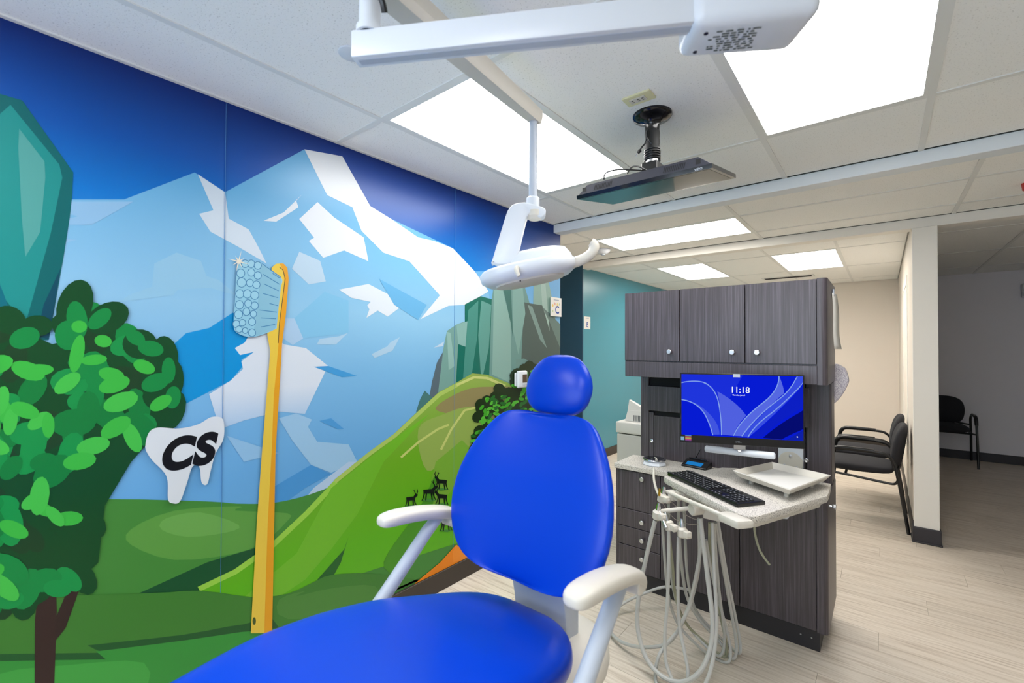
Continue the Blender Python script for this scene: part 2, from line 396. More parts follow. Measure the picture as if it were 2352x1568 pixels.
def printed(name, shapes, lay, parent=None):
    """shapes: (pixel polygon, colour) painted in order"""
    mb = MB(); ms = []
    done = []
    for k, (pts, c) in enumerate(shapes):
        m = ink(c)
        if m not in ms: ms.append(m)
        bb = (min(p[0] for p in pts), max(p[0] for p in pts), min(p[1] for p in pts), max(p[1] for p in pts))
        lv_ = 1+max([q[1] for q in done if q[0][0] < bb[1] and q[0][1] > bb[0] and q[0][2] < bb[3] and q[0][3] > bb[2]], default=-1)
        done.append((bb, lv_))
        mb.poly([wp(x, y, lay+0.45*lv_) for x, y in pts], ms.index(m))
    return obj(name, mb, ms, parent or MU)
def stroke(pts, wd):
    """thin ribbon polygon following a pixel polyline"""
    L_ = []; R_ = []
    for i, p in enumerate(pts):
        a = Vector(pts[max(i-1, 0)]); b = Vector(pts[min(i+1, len(pts)-1)]); d = (b-a).normalized(); n = Vector((-d.y, d.x))*wd/2
        L_.append((p[0]+n.x, p[1]+n.y)); R_.append((p[0]-n.x, p[1]-n.y))
    return L_+R_[::-1]

G_SKY = grad_mat('print_sky', [(0, SP(120, 185, 235)), (0.62, SP(70, 160, 226)), (0.77, SP(0, 122, 210)), (0.87, SP(0, 86, 178)), (1.0, SP(0, 46, 134))], 0.4, 2.44)
G_MTN = grad_mat('print_mountain', [(0, SP(108, 176, 232)), (0.35, SP(128, 190, 234)), (0.6, SP(150, 203, 236)), (1, SP(105, 180, 226))], 0.9, 2.1)
G_SNOW = grad_mat('print_snow', [(0, SP(150, 196, 238)), (0.4, SP(222, 232, 244)), (1, SP(226, 232, 238))], 1.05, 1.6)
G_HILL = grad_mat('print_hill', [(0, SP(96, 184, 22)), (0.45, SP(112, 176, 36)), (1, SP(160, 182, 92))], 0.45, 1.35)
mb = MB().poly([(WX+0.0006, YF, 0.115), (WX+0.0006, Y_H1b, 0.115), (WX+0.0006, Y_H1b, CE), (WX+0.0006, YF, CE)])
obj('sky', mb, G_SKY, MU)
printed('mountain_range', [([(-300, 470), (160, 458), (285, 458), (447, 396), (517, 441), (699, 343), (786, 359), (850, 473), (897, 502), (1040, 570), (1091, 624), (1122, 669), (1150, 720), (1200, 900), (1200, 1250), (-300, 1250)], G_MTN)], 1)
SN = [
 ([(454, 400), (517, 442), (525, 502), (571, 527), (592, 565), (612, 605), (544, 565), (483, 532), (457, 491), (490, 483)], (212, 226, 238)),
 ([(699, 343), (786, 359), (809, 400), (850, 473), (897, 502), (960, 545), (996, 553), (1040, 570), (1091, 624), (1122, 669), (1068, 700), (1030, 702), (965, 733), (1010, 678), (985, 650), (940, 600), (880, 580), (830, 530), (809, 476), (751, 448)], (232, 237, 242)),
 ([(729, 464), (687, 503), (721, 546), (709, 553), (742, 592), (790, 575), (846, 600), (835, 545), (768, 500)], (230, 236, 242)),
 ([(694, 446), (680, 461), (685, 476), (634, 509), (605, 507), (651, 488)], (224, 233, 240)),
 ([(163, 463), (306, 463), (211, 516), (160, 516), (155, 503), (178, 497), (158, 491)], (150, 196, 232)),
 ([(153, 549), (177, 551), (153, 556)], (150, 196, 232)),
 ([(272, 694), (296, 677), (349, 658), (354, 605), (405, 580), (461, 599), (474, 634), (502, 643), (548, 680), (483, 661), (408, 665), (398, 677)], (152, 203, 232)),
 ([(534, 718), (480, 753), (427, 765), (398, 791), (360, 830), (330, 950), (420, 930), (529, 874), (558, 840), (554, 826), (583, 808), (600, 790), (565, 779), (590, 740)], (0, 150, 220)),
 ([(571, 772), (561, 787), (539, 799), (551, 815), (583, 808), (554, 830), (558, 847), (529, 874), (480, 905), (505, 985), (560, 965), (640, 945), (700, 950), (753, 840), (702, 799), (653, 791), (610, 760)], G_SNOW),
 ([(687, 578), (735, 599), (748, 646), (709, 653), (670, 617)], (190, 216, 235)),
 ([(745, 670), (675, 731), (696, 777), (800, 765), (800, 690)], (134, 198, 234)),
 ([(655, 731), (676, 731), (696, 777), (672, 792), (640, 770)], (176, 208, 236)),
 ([(778, 665), (846, 652), (911, 686), (918, 706), (890, 727), (867, 713), (841, 730), (848, 710), (843, 701), (851, 693), (807, 684)], (226, 235, 243)),
 ([(727, 791), (734, 778), (778, 772), (799, 764), (771, 791)], (178, 212, 236)),
 ([(853, 813), (889, 795), (897, 785), (918, 774), (901, 805), (860, 822)], (178, 212, 236)),
 ([(996, 798), (1020, 784), (1016, 795)], (200, 222, 240)),
 ([(720, 842), (753, 840), (820, 863), (785, 866)], (70, 160, 222)),
 ([(629, 1117), (714, 1067), (759, 1088), (700, 1120), (663, 1148), (600, 1165)], (74, 154, 220)),
 ([(680, 949), (716, 963), (707, 980), (728, 1014), (800, 1020), (820, 1060), (760, 1085), (714, 1067), (670, 1010), (640, 960)], (160, 204, 238)),
 ([(733, 966), (760, 960), (790, 985), (775, 985)], (80, 160, 222)),
 ([(760, 1090), (720, 1120), (700, 1145), (790, 1110), (850, 1060), (800, 1060)], (186, 212, 240)),
 ([(870, 640), (980, 700), (960, 735), (905, 700)], (110, 182, 228)),
 ([(520, 1000), (640, 1040), (560, 1060)], (150, 198, 236)),
]
for k, (p, c) in enumerate(SN): printed('snow_patch', [(p, c)], 3+k*0.15)
# right sky wedge lighter band behind the crags
printed('low_sky_band', [([(1091, 623), (1300, 623), (1300, 900), (1150, 900), (1122, 669)], grad_mat('print_low_sky', [(0, SP(150, 205, 240)), (1, SP(92, 172, 232))], 1.2, 2.1))], 2)
# big teal crag at the left
printed('teal_crag', [
 ([(-700, 160), (-120, 190), (0, 216), (51, 231), (168, 396), (165, 452), (160, 500), (146, 588), (112, 780), (-40, 800), (-700, 800)], (0, 104, 106)),
 ([(0, 262), (24, 241), (136, 378), (143, 408), (117, 533), (102, 588), (58, 745), (14, 690), (0, 653), (-30, 500)], (28, 146, 142)),
 ([(44, 296), (102, 371), (104, 408), (92, 533), (58, 590), (50, 500), (42, 340)], (86, 166, 160)),
 ([(139, 616), (112, 780), (84, 770), (100, 700)], (0, 74, 96)),
 ([(-60, 640), (0, 653), (14, 690), (40, 790), (-60, 790)], (0, 110, 128))], 5)
# crags at the right
printed('grey_green_crag', [([(982, 930), (992, 876), (1003, 832), (1017, 808), (1050, 820), (1050, 930)], (92, 110, 120))], 6.0)
printed('grey_green_crag', [([(955, 945), (965, 915), (975, 897), (995, 915), (1010, 960)], (74, 124, 122))], 6.1)
printed('grey_green_crag', [([(1004, 915), (1018, 800), (1026, 760), (1048, 745), (1075, 735), (1100, 820), (1100, 915)], (122, 166, 158)),
                            ([(1026, 762), (1034, 764), (1044, 840), (1030, 850)], (150, 190, 182)), ([(1048, 745), (1075, 737), (1080, 800), (1052, 790)], (140, 184, 176))], 6.2)
printed('grey_green_crag', [([(1046, 890), (1052, 790), (1067, 770), (1067, 699), (1103, 680), (1129, 687), (1150, 760), (1150, 890)], (22, 112, 98)),
                            ([(1075, 712), (1098, 690), (1096, 770), (1080, 880), (1062, 880)], (74, 146, 134)), ([(1105, 690), (1128, 700), (1122, 800), (1105, 880), (1098, 770)], (98, 160, 150))], 6.4)
printed('grey_green_crag', [([(1225, 655), (1240, 620), (1258, 640), (1275, 720), (1275, 800), (1222, 800)], (146, 182, 170)), ([(1240, 630), (1252, 650), (1262, 760), (1245, 700)], (170, 200, 190))], 6.6)
printed('grey_green_crag', [([(1122, 900), (1129, 687), (1136, 640), (1160, 625), (1185, 625), (1203, 652), (1217, 700), (1217, 900)], (112, 156, 150)),
                            ([(1134, 660), (1148, 640), (1172, 740), (1174, 880), (1130, 860)], (142, 182, 172)), ([(1150, 640), (1172, 640), (1178, 780), (1172, 740)], (62, 116, 108)),
                            ([(1176, 650), (1200, 660), (1206, 720), (1190, 814), (1178, 760)], (134, 176, 168))], 6.8)
printed('grey_green_crag', [([(1190, 890), (1197, 825), (1203, 694), (1244, 701), (1290, 745), (1290, 900)], (78, 98, 94)),
                            ([(1211, 700), (1222, 704), (1256, 800), (1240, 780)], (130, 160, 154)), ([(1244, 703), (1287, 745), (1287, 800), (1262, 740)], (108, 134, 128)),
                            ([(1184, 826), (1203, 823), (1230, 838), (1225, 890), (1186, 890)], (112, 152, 146))], 7.0)
# hills
D1, D2, D3 = (70, 140, 58), (44, 118, 50), (22, 84, 46)
printed('far_hill', [(curve2([(-2500, 1130), (-400, 1150), (200, 1145), (476, 1151), (544, 1156), (629, 1154), (714, 1134), (800, 1100), (900, 1060), (900, 1420), (-2500, 1420)], 3), D1),
                     (curve2([(300, 1215), (400, 1172), (552, 1162), (540, 1172), (660, 1178), (655, 1200), (610, 1240), (540, 1270), (400, 1285), (300, 1250)], 3), (96, 160, 70)),
                     (curve2([(380, 1190), (460, 1176), (548, 1205), (520, 1222), (430, 1232), (370, 1215)], 3), (112, 174, 84)),
                     ([(300, 1370), (476, 1290), (578, 1260), (650, 1235), (640, 1290), (500, 1370)], D3)], 8)
HILL = [(430, 1372), (520, 1322), (620, 1250), (700, 1177), (768, 1102), (850, 1035), (904, 996), (958, 945), (1006, 901), (1050, 877), (1084, 857), (1118, 860), (1186, 887), (1290, 930), (1290, 1420), (500, 1420)]
printed('bright_hill', [(HILL, G_HILL),
    (stroke([(456, 1352), (540, 1312), (625, 1252), (704, 1178), (772, 1106)], 12), (158, 214, 76)),
    (stroke([(768, 1106), (850, 1040), (906, 1000), (960, 950), (1008, 906), (1052, 882)], 9), (178, 206, 104)),
    (stroke([(1048, 884), (1088, 866), (1118, 868), (1160, 886)], 6), (206, 216, 130)),
    (curve2([(1000, 935), (1060, 898), (1120, 888), (1200, 900), (1230, 1000), (1150, 990), (1080, 955), (1030, 950)]), (150, 140, 92)),
    (curve2([(960, 985), (1020, 950), (1075, 934), (1110, 945), (1130, 1000), (1040, 1040), (980, 1080)]), (150, 178, 86)),
    (stroke([(1012, 1032), (1036, 985), (1066, 942), (1090, 936), (1104, 944)], 5), (204, 214, 124)),
    (stroke([(920, 1050), (960, 1015), (1005, 985), (1030, 975)], 5), (200, 212, 120)),
    ([(760, 1120), (900, 1010), (985, 950), (880, 1060), (820, 1180), (760, 1260), (700, 1330), (640, 1370), (560, 1370), (680, 1270)], (116, 190, 44)),
    ([(1000, 1060), (1060, 1010), (1090, 1040), (1040, 1120), (980, 1200), (990, 1100)], (122, 176, 56)),
    (curve2([(880, 1290), (960, 1170), (1000, 1090), (985, 1190), (930, 1310)]), (74, 150, 34)),
    ([(728, 1330), (790, 1260), (800, 1230), (782, 1290), (752, 1345)], (34, 100, 40))], 11)
printed('front_meadow', [(curve2([(-2500, 1360), (-300, 1370), (300, 1362), (456, 1355), (578, 1370), (660, 1362), (720, 1335), (761, 1319), (853, 1316), (960, 1330), (1100, 1345), (1100, 1700), (-2500, 1700)], 3), (66, 130, 50)),
    (curve2([(640, 1376), (700, 1356), (680, 1368), (760, 1350), (860, 1345), (860, 1400), (660, 1420)], 3), (80, 140, 60)),
    (curve2([(-2500, 1470), (0, 1500), (200, 1480), (420, 1456), (560, 1432), (640, 1440), (640, 1720), (-2500, 1720)], 3), (34, 92, 44)),
    (curve2([(-2500, 1490), (0, 1516), (220, 1494), (430, 1468), (600, 1446), (660, 1470), (600, 1740), (-2500, 1740)], 3), (56, 150, 60)),
    (curve2([(0, 1545), (160, 1525), (330, 1520), (300, 1600), (0, 1600)], 3), (70, 168, 70)),
    (curve2([(1010, 1330), (1040, 1270), (1100, 1200), (1120, 1260), (1060, 1345)], 3), (44, 100, 36))], 18)
# bush trunks and the bush
printed('trunk', [([(80, 1420), (92, 1310), (126, 1312), (130, 1400), (118, 1740), (78, 1740)], (58, 40, 36)), ([(126, 1420), (165, 1330), (172, 1300), (188, 1300), (184, 1345), (150, 1440), (126, 1470)], (54, 38, 34))], 23)
rb = random.Random(3)
XTOP = [(-500, 640), (-60, 700), (0, 700), (60, 735), (120, 745), (150, 672), (205, 662), (240, 708), (290, 700), (320, 745), (370, 770), (410, 850), (430, 890), (440, 950)]
def ytop(x):
    for (a, ya), (b, yb) in zip(XTOP, XTOP[1:]):
        if a <= x <= b: return ya+(yb-ya)*(x-a)/(b-a)
    return 2000
def xright(y): 
    for (a, xa), (b, xb) in zip([(600, 300), (800, 395), (900, 425), (960, 420), (1040, 330), (1150, 270), (1280, 250), (1380, 200)], [(800, 395), (900, 425), (960, 420), (1040, 330), (1150, 270), (1280, 250), (1380, 200), (1500, 120)]):
        if a <= y <= b: return xa+(xb-xa)*(y-a)/(b-a)
    return 0
shapes = [([(-420, 760), (0, 740), (120, 790), (230, 760), (340, 800), (395, 880), (390, 960), (300, 1060), (240, 1160), (225, 1290), (150, 1360), (20, 1380), (-420, 1380)], (10, 74, 34))]
lv = {0: [(10, 74, 34)]*2+[(24, 66, 34)], 1: [(12, 140, 66), (10, 128, 58), (16, 150, 72)], 2: [(60, 188, 68), (70, 196, 76)]}
for lev, n, rx, ry in ((0, 95, 48, 31), (1, 120, 42, 26), (2, 62, 36, 18)):
    k = 0
    while k < n:
        x = rb.uniform(-420, 430); yy = rb.uniform(660, 1380)
        mgn = (0, 22, 38)[lev]
        if yy < ytop(x)+26+mgn or x > xright(yy)-28-mgn: continue
        s_ = rb.uniform(0.75, 1.25)
        shapes.append((ell(x, yy, rx*s_, ry*s_, rb.uniform(-90, 90), 14), rb.choice(lv[lev]))); k += 1
for e_ in [(171, 702, 40, 62, 20), (246, 730, 52, 34, -25), (20, 735, 40, 32, 20), (85, 748, 36, 24, 0), (378, 815, 30, 44, -8), (395, 870, 26, 46, 0), (360, 850, 40, 40, 0), (370, 910, 44, 34, 0), (320, 790, 40, 34, 0)]:
    shapes.append((ell(*e_), (10, 74, 34)))
for e_, c in [((345, 800, 30, 18, 10), 1), ((386, 850, 16, 30, 0), 1), ((356, 878, 34, 20, -20), 1), ((396, 912, 18, 26, 10), 1), ((330, 842, 26, 15, 20), 2), ((368, 925, 28, 15, -30), 2), ((310, 775, 24, 16, 30), 1), ((176, 735, 24, 44, -8), 1), ((228, 732, 32, 18, -40), 1), ((155, 770, 30, 34, 0), 1), ((56, 776, 36, 24, -18), 1), ((181, 750, 18, 14, 0), 2), ((236, 783, 20, 14, 10), 2), ((176, 812, 16, 44, 12), 2), ((215, 826, 30, 12, -6), 2), ((83, 850, 40, 14, -4), 2), ((255, 860, 30, 16, 12), 2)]:
    shapes.append((ell(*e_), lv[c][0]))
printed('bush', shapes, 24)
# leafy tree beside the thermostat
shapes = []; rt_ = random.Random(11)
def tree_ok(x, y): return ((x-1158)/62)**2+((y-955)/62)**2 < 1 or ((x-1215)/46)**2+((y-905)/66)**2 < 1 or ((x-1112)/32)**2+((y-1010)/34)**2 < 1
for lev, n, r in ((0, 110, 14), (1, 150, 7)):
    k = 0
    while k < n:
        x = rt_.uniform(1080, 1260); yy = rt_.uniform(835, 1045)
        if not tree_ok(x, yy): continue
        if lev and not tree_ok(x+4, yy-10): continue
        if lev == 0: shapes.append((ell(x, yy, r*rt_.uniform(.8, 1.3), r, rt_.uniform(0, 90), 10), (26, 50, 18)))
        else: shapes.append((ell(x, yy, r*rt_.uniform(.8, 1.4), r*0.55, rt_.uniform(-80, 20), 8), rt_.choice([(66, 168, 40), (88, 190, 56), (34, 110, 40)])))
        k += 1
shapes.append(([(1195, 940), (1215, 940), (1225, 1060), (1195, 1060)], (44, 40, 20)))
printed('leafy_tree', shapes, 24)
# grazing deer silhouettes
def deer(x, y, s, fl=1):
    q = lambda a, b: (x+a*s*fl, y+b*s)
    P_ = [[q(-10, -6), q(8, -8), q(12, -14), q(17, -15), q(18, -11), q(13, -6), q(10, 1), q(-9, 2)], [q(-9, 0), q(-6, 0), q(-8, 8), q(-11, 15), q(-13, 15), q(-10, 8)], [q(-5, 1), q(-2, 1), q(-4, 15), q(-6, 15)],
          [q(5, 1), q(8, 0), q(9, 15), q(7, 15)], [q(8, 0), q(11, -1), q(13, 8), q(16, 14), q(14, 14), q(11, 8)], [q(12, -14), q(9, -20), q(10, -25), q(11, -25), q(11, -20), q(14, -15)], [q(15, -15), q(17, -20), q(16, -26), q(17, -26), q(19, -20), q(16, -14)], [q(10, -20), q(6, -23), q(6, -24), q(11, -21)]]
    return [([q(-16, 15), q(0, 12), q(18, 14), q(4, 18)], (70, 140, 60))]+[(p, (14, 26, 18)) for p in P_]
for x, y, s, f_ in [(941, 1147, 0.95, 1), (982, 1131, 1.15, 1), (1015, 1142, 1.05, -1), (1015, 1108, 1.0, -1), (1022, 1203, 1.0, 1)]:
    printed('deer', deer(x, y, s, f_), 24)
# striped orange shapes low on the wall
printed('orange_stripes', [([(948, 1345), (1010, 1290), (1046, 1250), (1090, 1282), (1040, 1330), (960, 1380)], (246, 140, 14)),
    ([(1046, 1250), (1068, 1262), (1090, 1282), (1060, 1300), (1040, 1290), (1038, 1268)], (255, 152, 44)),
    ([(1004, 1326), (1040, 1300), (1062, 1288), (1060, 1302), (1030, 1326)], (112, 58, 32)),
    ([(948, 1362), (985, 1335), (1030, 1326), (1010, 1350), (980, 1385), (948, 1385)], (255, 172, 66)),
    ([(1030, 1328), (1060, 1300), (1104, 1284), (1120, 1290), (1060, 1330), (1000, 1360)], (202, 224, 214))], 24)
# giant toothbrush
tb = []
tb.append(([(621, 640), (622, 615), (632, 606), (648, 605), (658, 615), (661, 640), (655, 720), (646, 789), (642, 850), (639, 908), (631, 1035), (628, 1200), (623, 1452), (574, 1452), (588, 1200), (600, 1035), (612, 891), (619, 806), (612, 769), (618, 700)], (240, 205, 74)))
tb.append(([(640, 605), (650, 606), (658, 615), (661, 640), (655, 720), (646, 789), (639, 908), (631, 1035), (628, 1200), (623, 1452), (605, 1452), (613, 1200), (622, 1035), (627, 908), (637, 800), (641, 740), (651, 650), (650, 625)], (236, 166, 32)))
tb.append((stroke([(637, 788), (640, 740), (648, 680), (653, 640), (648, 620), (640, 614)], 1.6), (90, 80, 50)))
bx_ = curve2([(548, 604), (560, 598), (594, 604), (643, 637), (643, 660), (638, 700), (634, 745), (628, 757), (578, 774), (540, 762), (535, 735), (538, 690), (540, 650), (542, 625)])
tb.append((bx_, (150, 206, 228)))
tb.append(([(594, 604), (643, 637), (643, 660), (634, 745), (628, 757), (578, 774), (584, 740), (592, 680)], (140, 194, 216)))
for (x0, y0), (x1, y1) in [((624, 628), (641, 639)), ((602, 630), (640, 653)), ((604, 652), (638, 668)), ((602, 674), (637, 684)), ((617, 697), (636, 702)), ((594, 712), (634, 717)), ((597, 730), (632, 732)), ((597, 751), (630, 745)), ((600, 606), (643, 637))]:
    tb.append((stroke([(x0, y0), (x1, y1)], 1.6), (60, 130, 176)))
for cx_, cy_, r_ in [(561, 606, 9), (575, 606, 9), (590, 610, 9), (551, 628, 10), (575, 626, 9), (590, 633, 9), (553, 649, 11), (572, 650, 9), (587, 654, 9), (549, 675, 10), (566, 675, 10), (583, 678, 10), (548, 700, 10), (568, 697, 9), (583, 702, 9), (546, 722, 10), (564, 716, 9), (580, 721, 8), (541, 744, 9), (555, 741, 8), (577, 739, 9), (547, 756, 8), (561, 759, 7), (577, 764, 9)]:
    tb.append((ell(cx_, cy_, r_, r_*1.05, 0, 16), (50, 120, 170))); tb.append((ell(cx_, cy_, r_-1.4, r_*1.05-1.4, 0, 16), (158, 212, 232)))
tb.append((ell(582, 1424, 4, 9, 0, 12), (70, 90, 40)))
printed('toothbrush', tb, 34)
st = []
for k in range(8):
    a = math.pi/4*k+0.25; r_ = 26 if k % 2 == 0 else 16
    st += [(546+r_*math.cos(a), 601+r_*math.sin(a)), (546+4*math.cos(a+math.pi/8), 601+4*math.sin(a+math.pi/8))]
printed('sparkle', [(st, (246, 236, 214))], 42)
# white tooth emblem with its letters
TOOTH = [(332, 1024), (340, 993), (361, 981), (408, 983), (452, 974), (483, 957), (507, 959), (513, 978), (510, 1010), (493, 1040), (483, 1075), (474, 1110), (461, 1106), (457, 1074), (448, 1066), (438, 1074), (429, 1103), (412, 1149), (395, 1154), (384, 1144), (381, 1093), (350, 1058), (337, 1040)]
te = printed('tooth_emblem', [(curve2(TOOTH, 5), (226, 232, 238))], 42)
ink_black = ink((10, 10, 12))
o_ = wp(364, 1080, 44); x_ = wp(500, 1056, 44)-o_
text('letter', 'C', 0.158, o_, x_, (0, 0.12, 1), ink_black, te, shear=0.08, bold=0.0085, sx=0.86)
text('letter', 'S', 0.158, wp(440, 1066, 44), x_, (0, 0.12, 1), ink_black, te, shear=0.08, bold=0.0085, sx=0.92)
# sheet joints of the wall covering
for px in (517, 1045):
    a = wp(px, 400, 0); obj('sheet_joint', MB().box((WX+0.001, a.y-0.0004, 0.12), (WX+0.0042, a.y+0.0004, CE-0.01)), mat('joint_line', S(70, 125, 180), 0.5), MU)

# ================================================================== wall items
def plate(c, wy, hz, th=0.004): return MB().box((c[0], c[1]-wy/2, c[2]-hz/2), (c[0]+th, c[1]+wy/2, c[2]+hz/2), 0.001, 1)
xs_ = WX+0.0135
th = thing('thermostat', (xs_, 2.568, 1.16), 'white wall thermostat with small display on the mural by the headrest', 'thermostat')
obj('back_plate', MB().box((WX+0.0112, 2.520, 1.17), (xs_+0.008, 2.613, 1.268), 0.006, 2), M_WPL, th)
b_ = obj('body', MB().box((xs_+0.008, 2.528, 1.158), (xs_+0.034, 2.636, 1.282), 0.012, 3), M_WPL, th, smooth=True)
obj('display', MB().box((xs_+0.0335, 2.574, 1.196), (xs_+0.036, 2.623, 1.255)), mat('lcd_brown', S(74, 56, 40), 0.2), b_)
obj('button', MB().box((xs_+0.0335, 2.574, 1.176), (xs_+0.036, 2.623, 1.187), 0.001, 1), M_GPL, b_)
sg = thing('letter_sign', (xs_, 3.05, 1.70), 'white letter C card on the mural at the wall end', 'sign', 'lettered operatory cards')
sc_ = obj('card', MB().box((WX+0.0112, 2.975, 1.70), (xs_+0.003, 3.128, 1.852), 0.001, 1), M_PAPER, sg)
text('letter', 'C', 0.085, (xs_+0.0035, 3.035, 1.725), (0, 1, 0), (0, 0, 1), ink((40, 80, 170)), sc_, bold=0.002)
for k, (yy, zz, r_, c) in enumerate([(3.0, 1.785, .012, (250, 214, 120)), (3.03, 1.80, .012, (244, 190, 170)), (3.07, 1.795, .014, (250, 226, 150)), (3.10, 1.80, .01, (190, 220, 190)), (3.0, 1.74, .01, (210, 226, 180))]):
    obj('picture_spot', MB().poly([(xs_+0.0034, yy+r_*math.cos(a*math.pi/5), zz+r_*math.sin(a*math.pi/5)) for a in range(10)]), ink(c), sc_)
obj('heading_line', MB().box((xs_+0.003, 3.015, 1.828), (xs_+0.0035, 3.09, 1.835)), ink((170, 180, 200)), sc_)
sg = thing('letter_sign', (-2.85, 4.97, 1.68), 'white letter E card on the teal wall', 'sign', 'lettered operatory cards')
sc_ = obj('card', MB().box((-2.85, 4.885, 1.68), (-2.846, 5.045, 1.835), 0.001, 1), M_PAPER, sg)
text('letter', 'E', 0.085, (-2.8455, 4.945, 1.705), (0, 1, 0), (0, 0, 1), ink((40, 80, 170)), sc_, bold=0.002)
obj('heading_line', MB().box((-2.846, 4.925, 1.81), (-2.8455, 5.005, 1.817)), ink((170, 180, 200)), sc_)
p_ = at(1385, 573, z=CE)
sm = thing('fire_sprinkler', (p_.x, p_.y, CE), 'white round sprinkler head on the ceiling beside the long light panel', 'sprinkler')
obj('cup', MB().lathe((p_.x, p_.y, CE-0.05), [(0.03, 0), (0.05, 0.012), (0.072, 0.035), (0.075, 0.047)]), M_WPL, sm, smooth=True)
obj('cap', MB().lathe((p_.x, p_.y, CE-0.06), [(0.012, 0), (0.022, 0.004), (0.022, 0.011)]), M_GPL, sm, smooth=True)
p_ = at(806, 122, z=CE)
tag(obj('sprinkler_cover', MB().lathe((p_.x, p_.y, CE-0.008), [(0.034, 0), (0.04, 0.003), (0.04, 0.009)]), M_WPL, smooth=True), 'flat white sprinkler cover disc in the ceiling tile near the mural', 'sprinkler')
vn = thing('ceiling_vent', (-0.95, 7.3, CE), 'slotted air vent in the ceiling above the dark wall cabinets', 'vent')
obj('frame', MB().box((-1.32, 7.2, CE-0.006), (-0.70, 7.4, CE+0.002)), M_GRID, vn)
for k in range(3): obj('slot', MB().box((-1.29, 7.235+k*0.045, CE-0.009), (-0.73, 7.258+k*0.045, CE-0.006)), M_BLACKGAP, vn)
ol = thing('ceiling_outlet', (-0.741, 1.695, CE), 'ivory power outlet plate in the ceiling above the hanging screen', 'outlet')
pl_ = obj('cover_plate', MB().box((-0.799, 1.66, CE-0.006), (-0.684, 1.732, CE+0.002), 0.003, 2), mat('ivory_plate', S(222, 218, 176), 0.3), ol)
obj('socket_face', MB().box((-0.778, 1.678, CE-0.009), (-0.712, 1.713, CE-0.006), 0.001, 1), M_CPL, pl_)
for xx in (-0.765, -0.742, -0.724): obj('slot', MB().box((xx-0.004, 1.688, CE-0.0095), (xx+0.004, 1.692, CE-0.009)).box((xx-0.004, 1.70, CE-0.0095), (xx+0.004, 1.704, CE-0.009)), M_BLACKPL, pl_)

# ================================================================== overhead dental light
DL = thing('dental_light', (-0.19, 1.03, CE), 'white ceiling-mounted dental operating light on jointed arms above the chair', 'dental light')
ZA = 2.10
nl = at(805, 131, z=ZA); nr = at(1592, 49, z=ZA); dA = (nr-nl).normalized(); nA = Vector((-dA.y, dA.x, 0))
a1 = MB(); e1 = nr+dA*0.03
a1.prism([nl, e1, e1+Vector((0, 0, 0.062)), nl+Vector((0, 0, 0.062))], nA, 0.042, 0.004, 2)
a1o = obj('main_arm', a1, M_WPL, DL, smooth=True)
obj('arm_groove', MB().prism([nl+nA*0.012+dA*0.012+Vector((0, 0, -0.0012)), e1+nA*0.012+Vector((0, 0, -0.0012)), e1+nA*0.030+Vector((0, 0, -0.0012)), nl+nA*0.030+dA*0.012+Vector((0, 0, -0.0012))], (0, 0, 1), 0.002), M_GPL, a1o)
# transformer box at the right end with stem up to the ceiling
b0 = at(1592, 49, z=ZA)-nA*0.012; bl = 0.235
bxm = MB().prism([b0+Vector((0, 0, -0.012)), b0+dA*bl+Vector((0, 0, -0.012)), b0+dA*(bl-0.012)+nA*0.128+Vector((0, 0, -0.012)), b0+nA*0.118-dA*0.012+Vector((0, 0, -0.012))], (0, 0, 1), 0.125, 0.022, 4)
bxo = obj('transformer_box', bxm, M_WPL, DL, smooth=True)
zb = ZA-0.0125
def bq(u, v): return b0+dA*u+nA*v+Vector((0, 0, zb-ZA+0.0))
for u, v in ((0.03, 0.035), (0.022, 0.092)): obj('screw', MB().lathe(bq(u, v)-Vector((0, 0, 0.0005)), [(0.0045, 0), (0.0045, 0.001)], seg=12), M_BLACKPL, bxo)
rl = random.Random(5)
pr = MB()
for r_ in range(9):
    v = 0.030+r_*0.0075; u = 0.050+0.012*math.sin(r_*1.7)
    while u < 0.13:
        wdt = rl.uniform(0.004, 0.016); q = bq(u, v)-Vector((0, 0, 0.0006))
        pr.poly([q, q+dA*wdt, q+dA*wdt+nA*0.0042, q+nA*0.0042]); u += wdt+rl.uniform(0.002, 0.008)
obj('rating_label_print', pr, mat('label_grey', S(96, 104, 102), 0.6), bxo)
sc0 = b0+dA*0.13+nA*0.06
obj('ceiling_stem', MB().cyl(Vector((sc0.x, sc0.y, ZA+0.11)), Vector((sc0.x, sc0.y, CE)), 0.03).lathe(Vector((sc0.x, sc0.y, CE-0.03)), [(0.035, 0), (0.09, 0.02), (0.09, 0.032)]), M_WPL, DL, smooth=True)
# pivot and second arm
pv = nl+dA*0.035+nA*0.021
obj('pivot', MB().cyl((pv.x, pv.y, ZA+0.06), (pv.x, pv.y, ZA+0.19), 0.024).cyl((pv.x, pv.y, ZA+0.06), (pv.x, pv.y, ZA+0.075), 0.030), M_WPL, DL, smooth=True)
Z2 = ZA+0.165
dr_ = Vector((-0.981, 1.318, 0))
u2 = (dr_-Vector((pv.x, pv.y, 0))); L2 = u2.length; u2.normalize(); n2 = Vector((u2.y, -u2.x, 0)); s2 = Vector((pv.x, pv.y, 0))-u2*0.05
def sec(c, wd, h0, h1): # flattened wedge section
    return [c+n2*a*wd+Vector((0, 0, z)) for a, z in ((-1, h0+0.022), (-0.55, h0), (0.75, h0), (1, h0+0.02), (1, h1), (-1, h1))]
a2 = MB().rings([sec(s2, 0.045, Z2, Z2+0.06), sec(s2+u2*(L2*0.55), 0.036, Z2, Z2+0.056), sec(dr_+u2*0.025, 0.026, Z2+0.006, Z2+0.05)])
a2o = obj('upper_arm', a2, M_CPL, DL, smooth=True, angle=25)
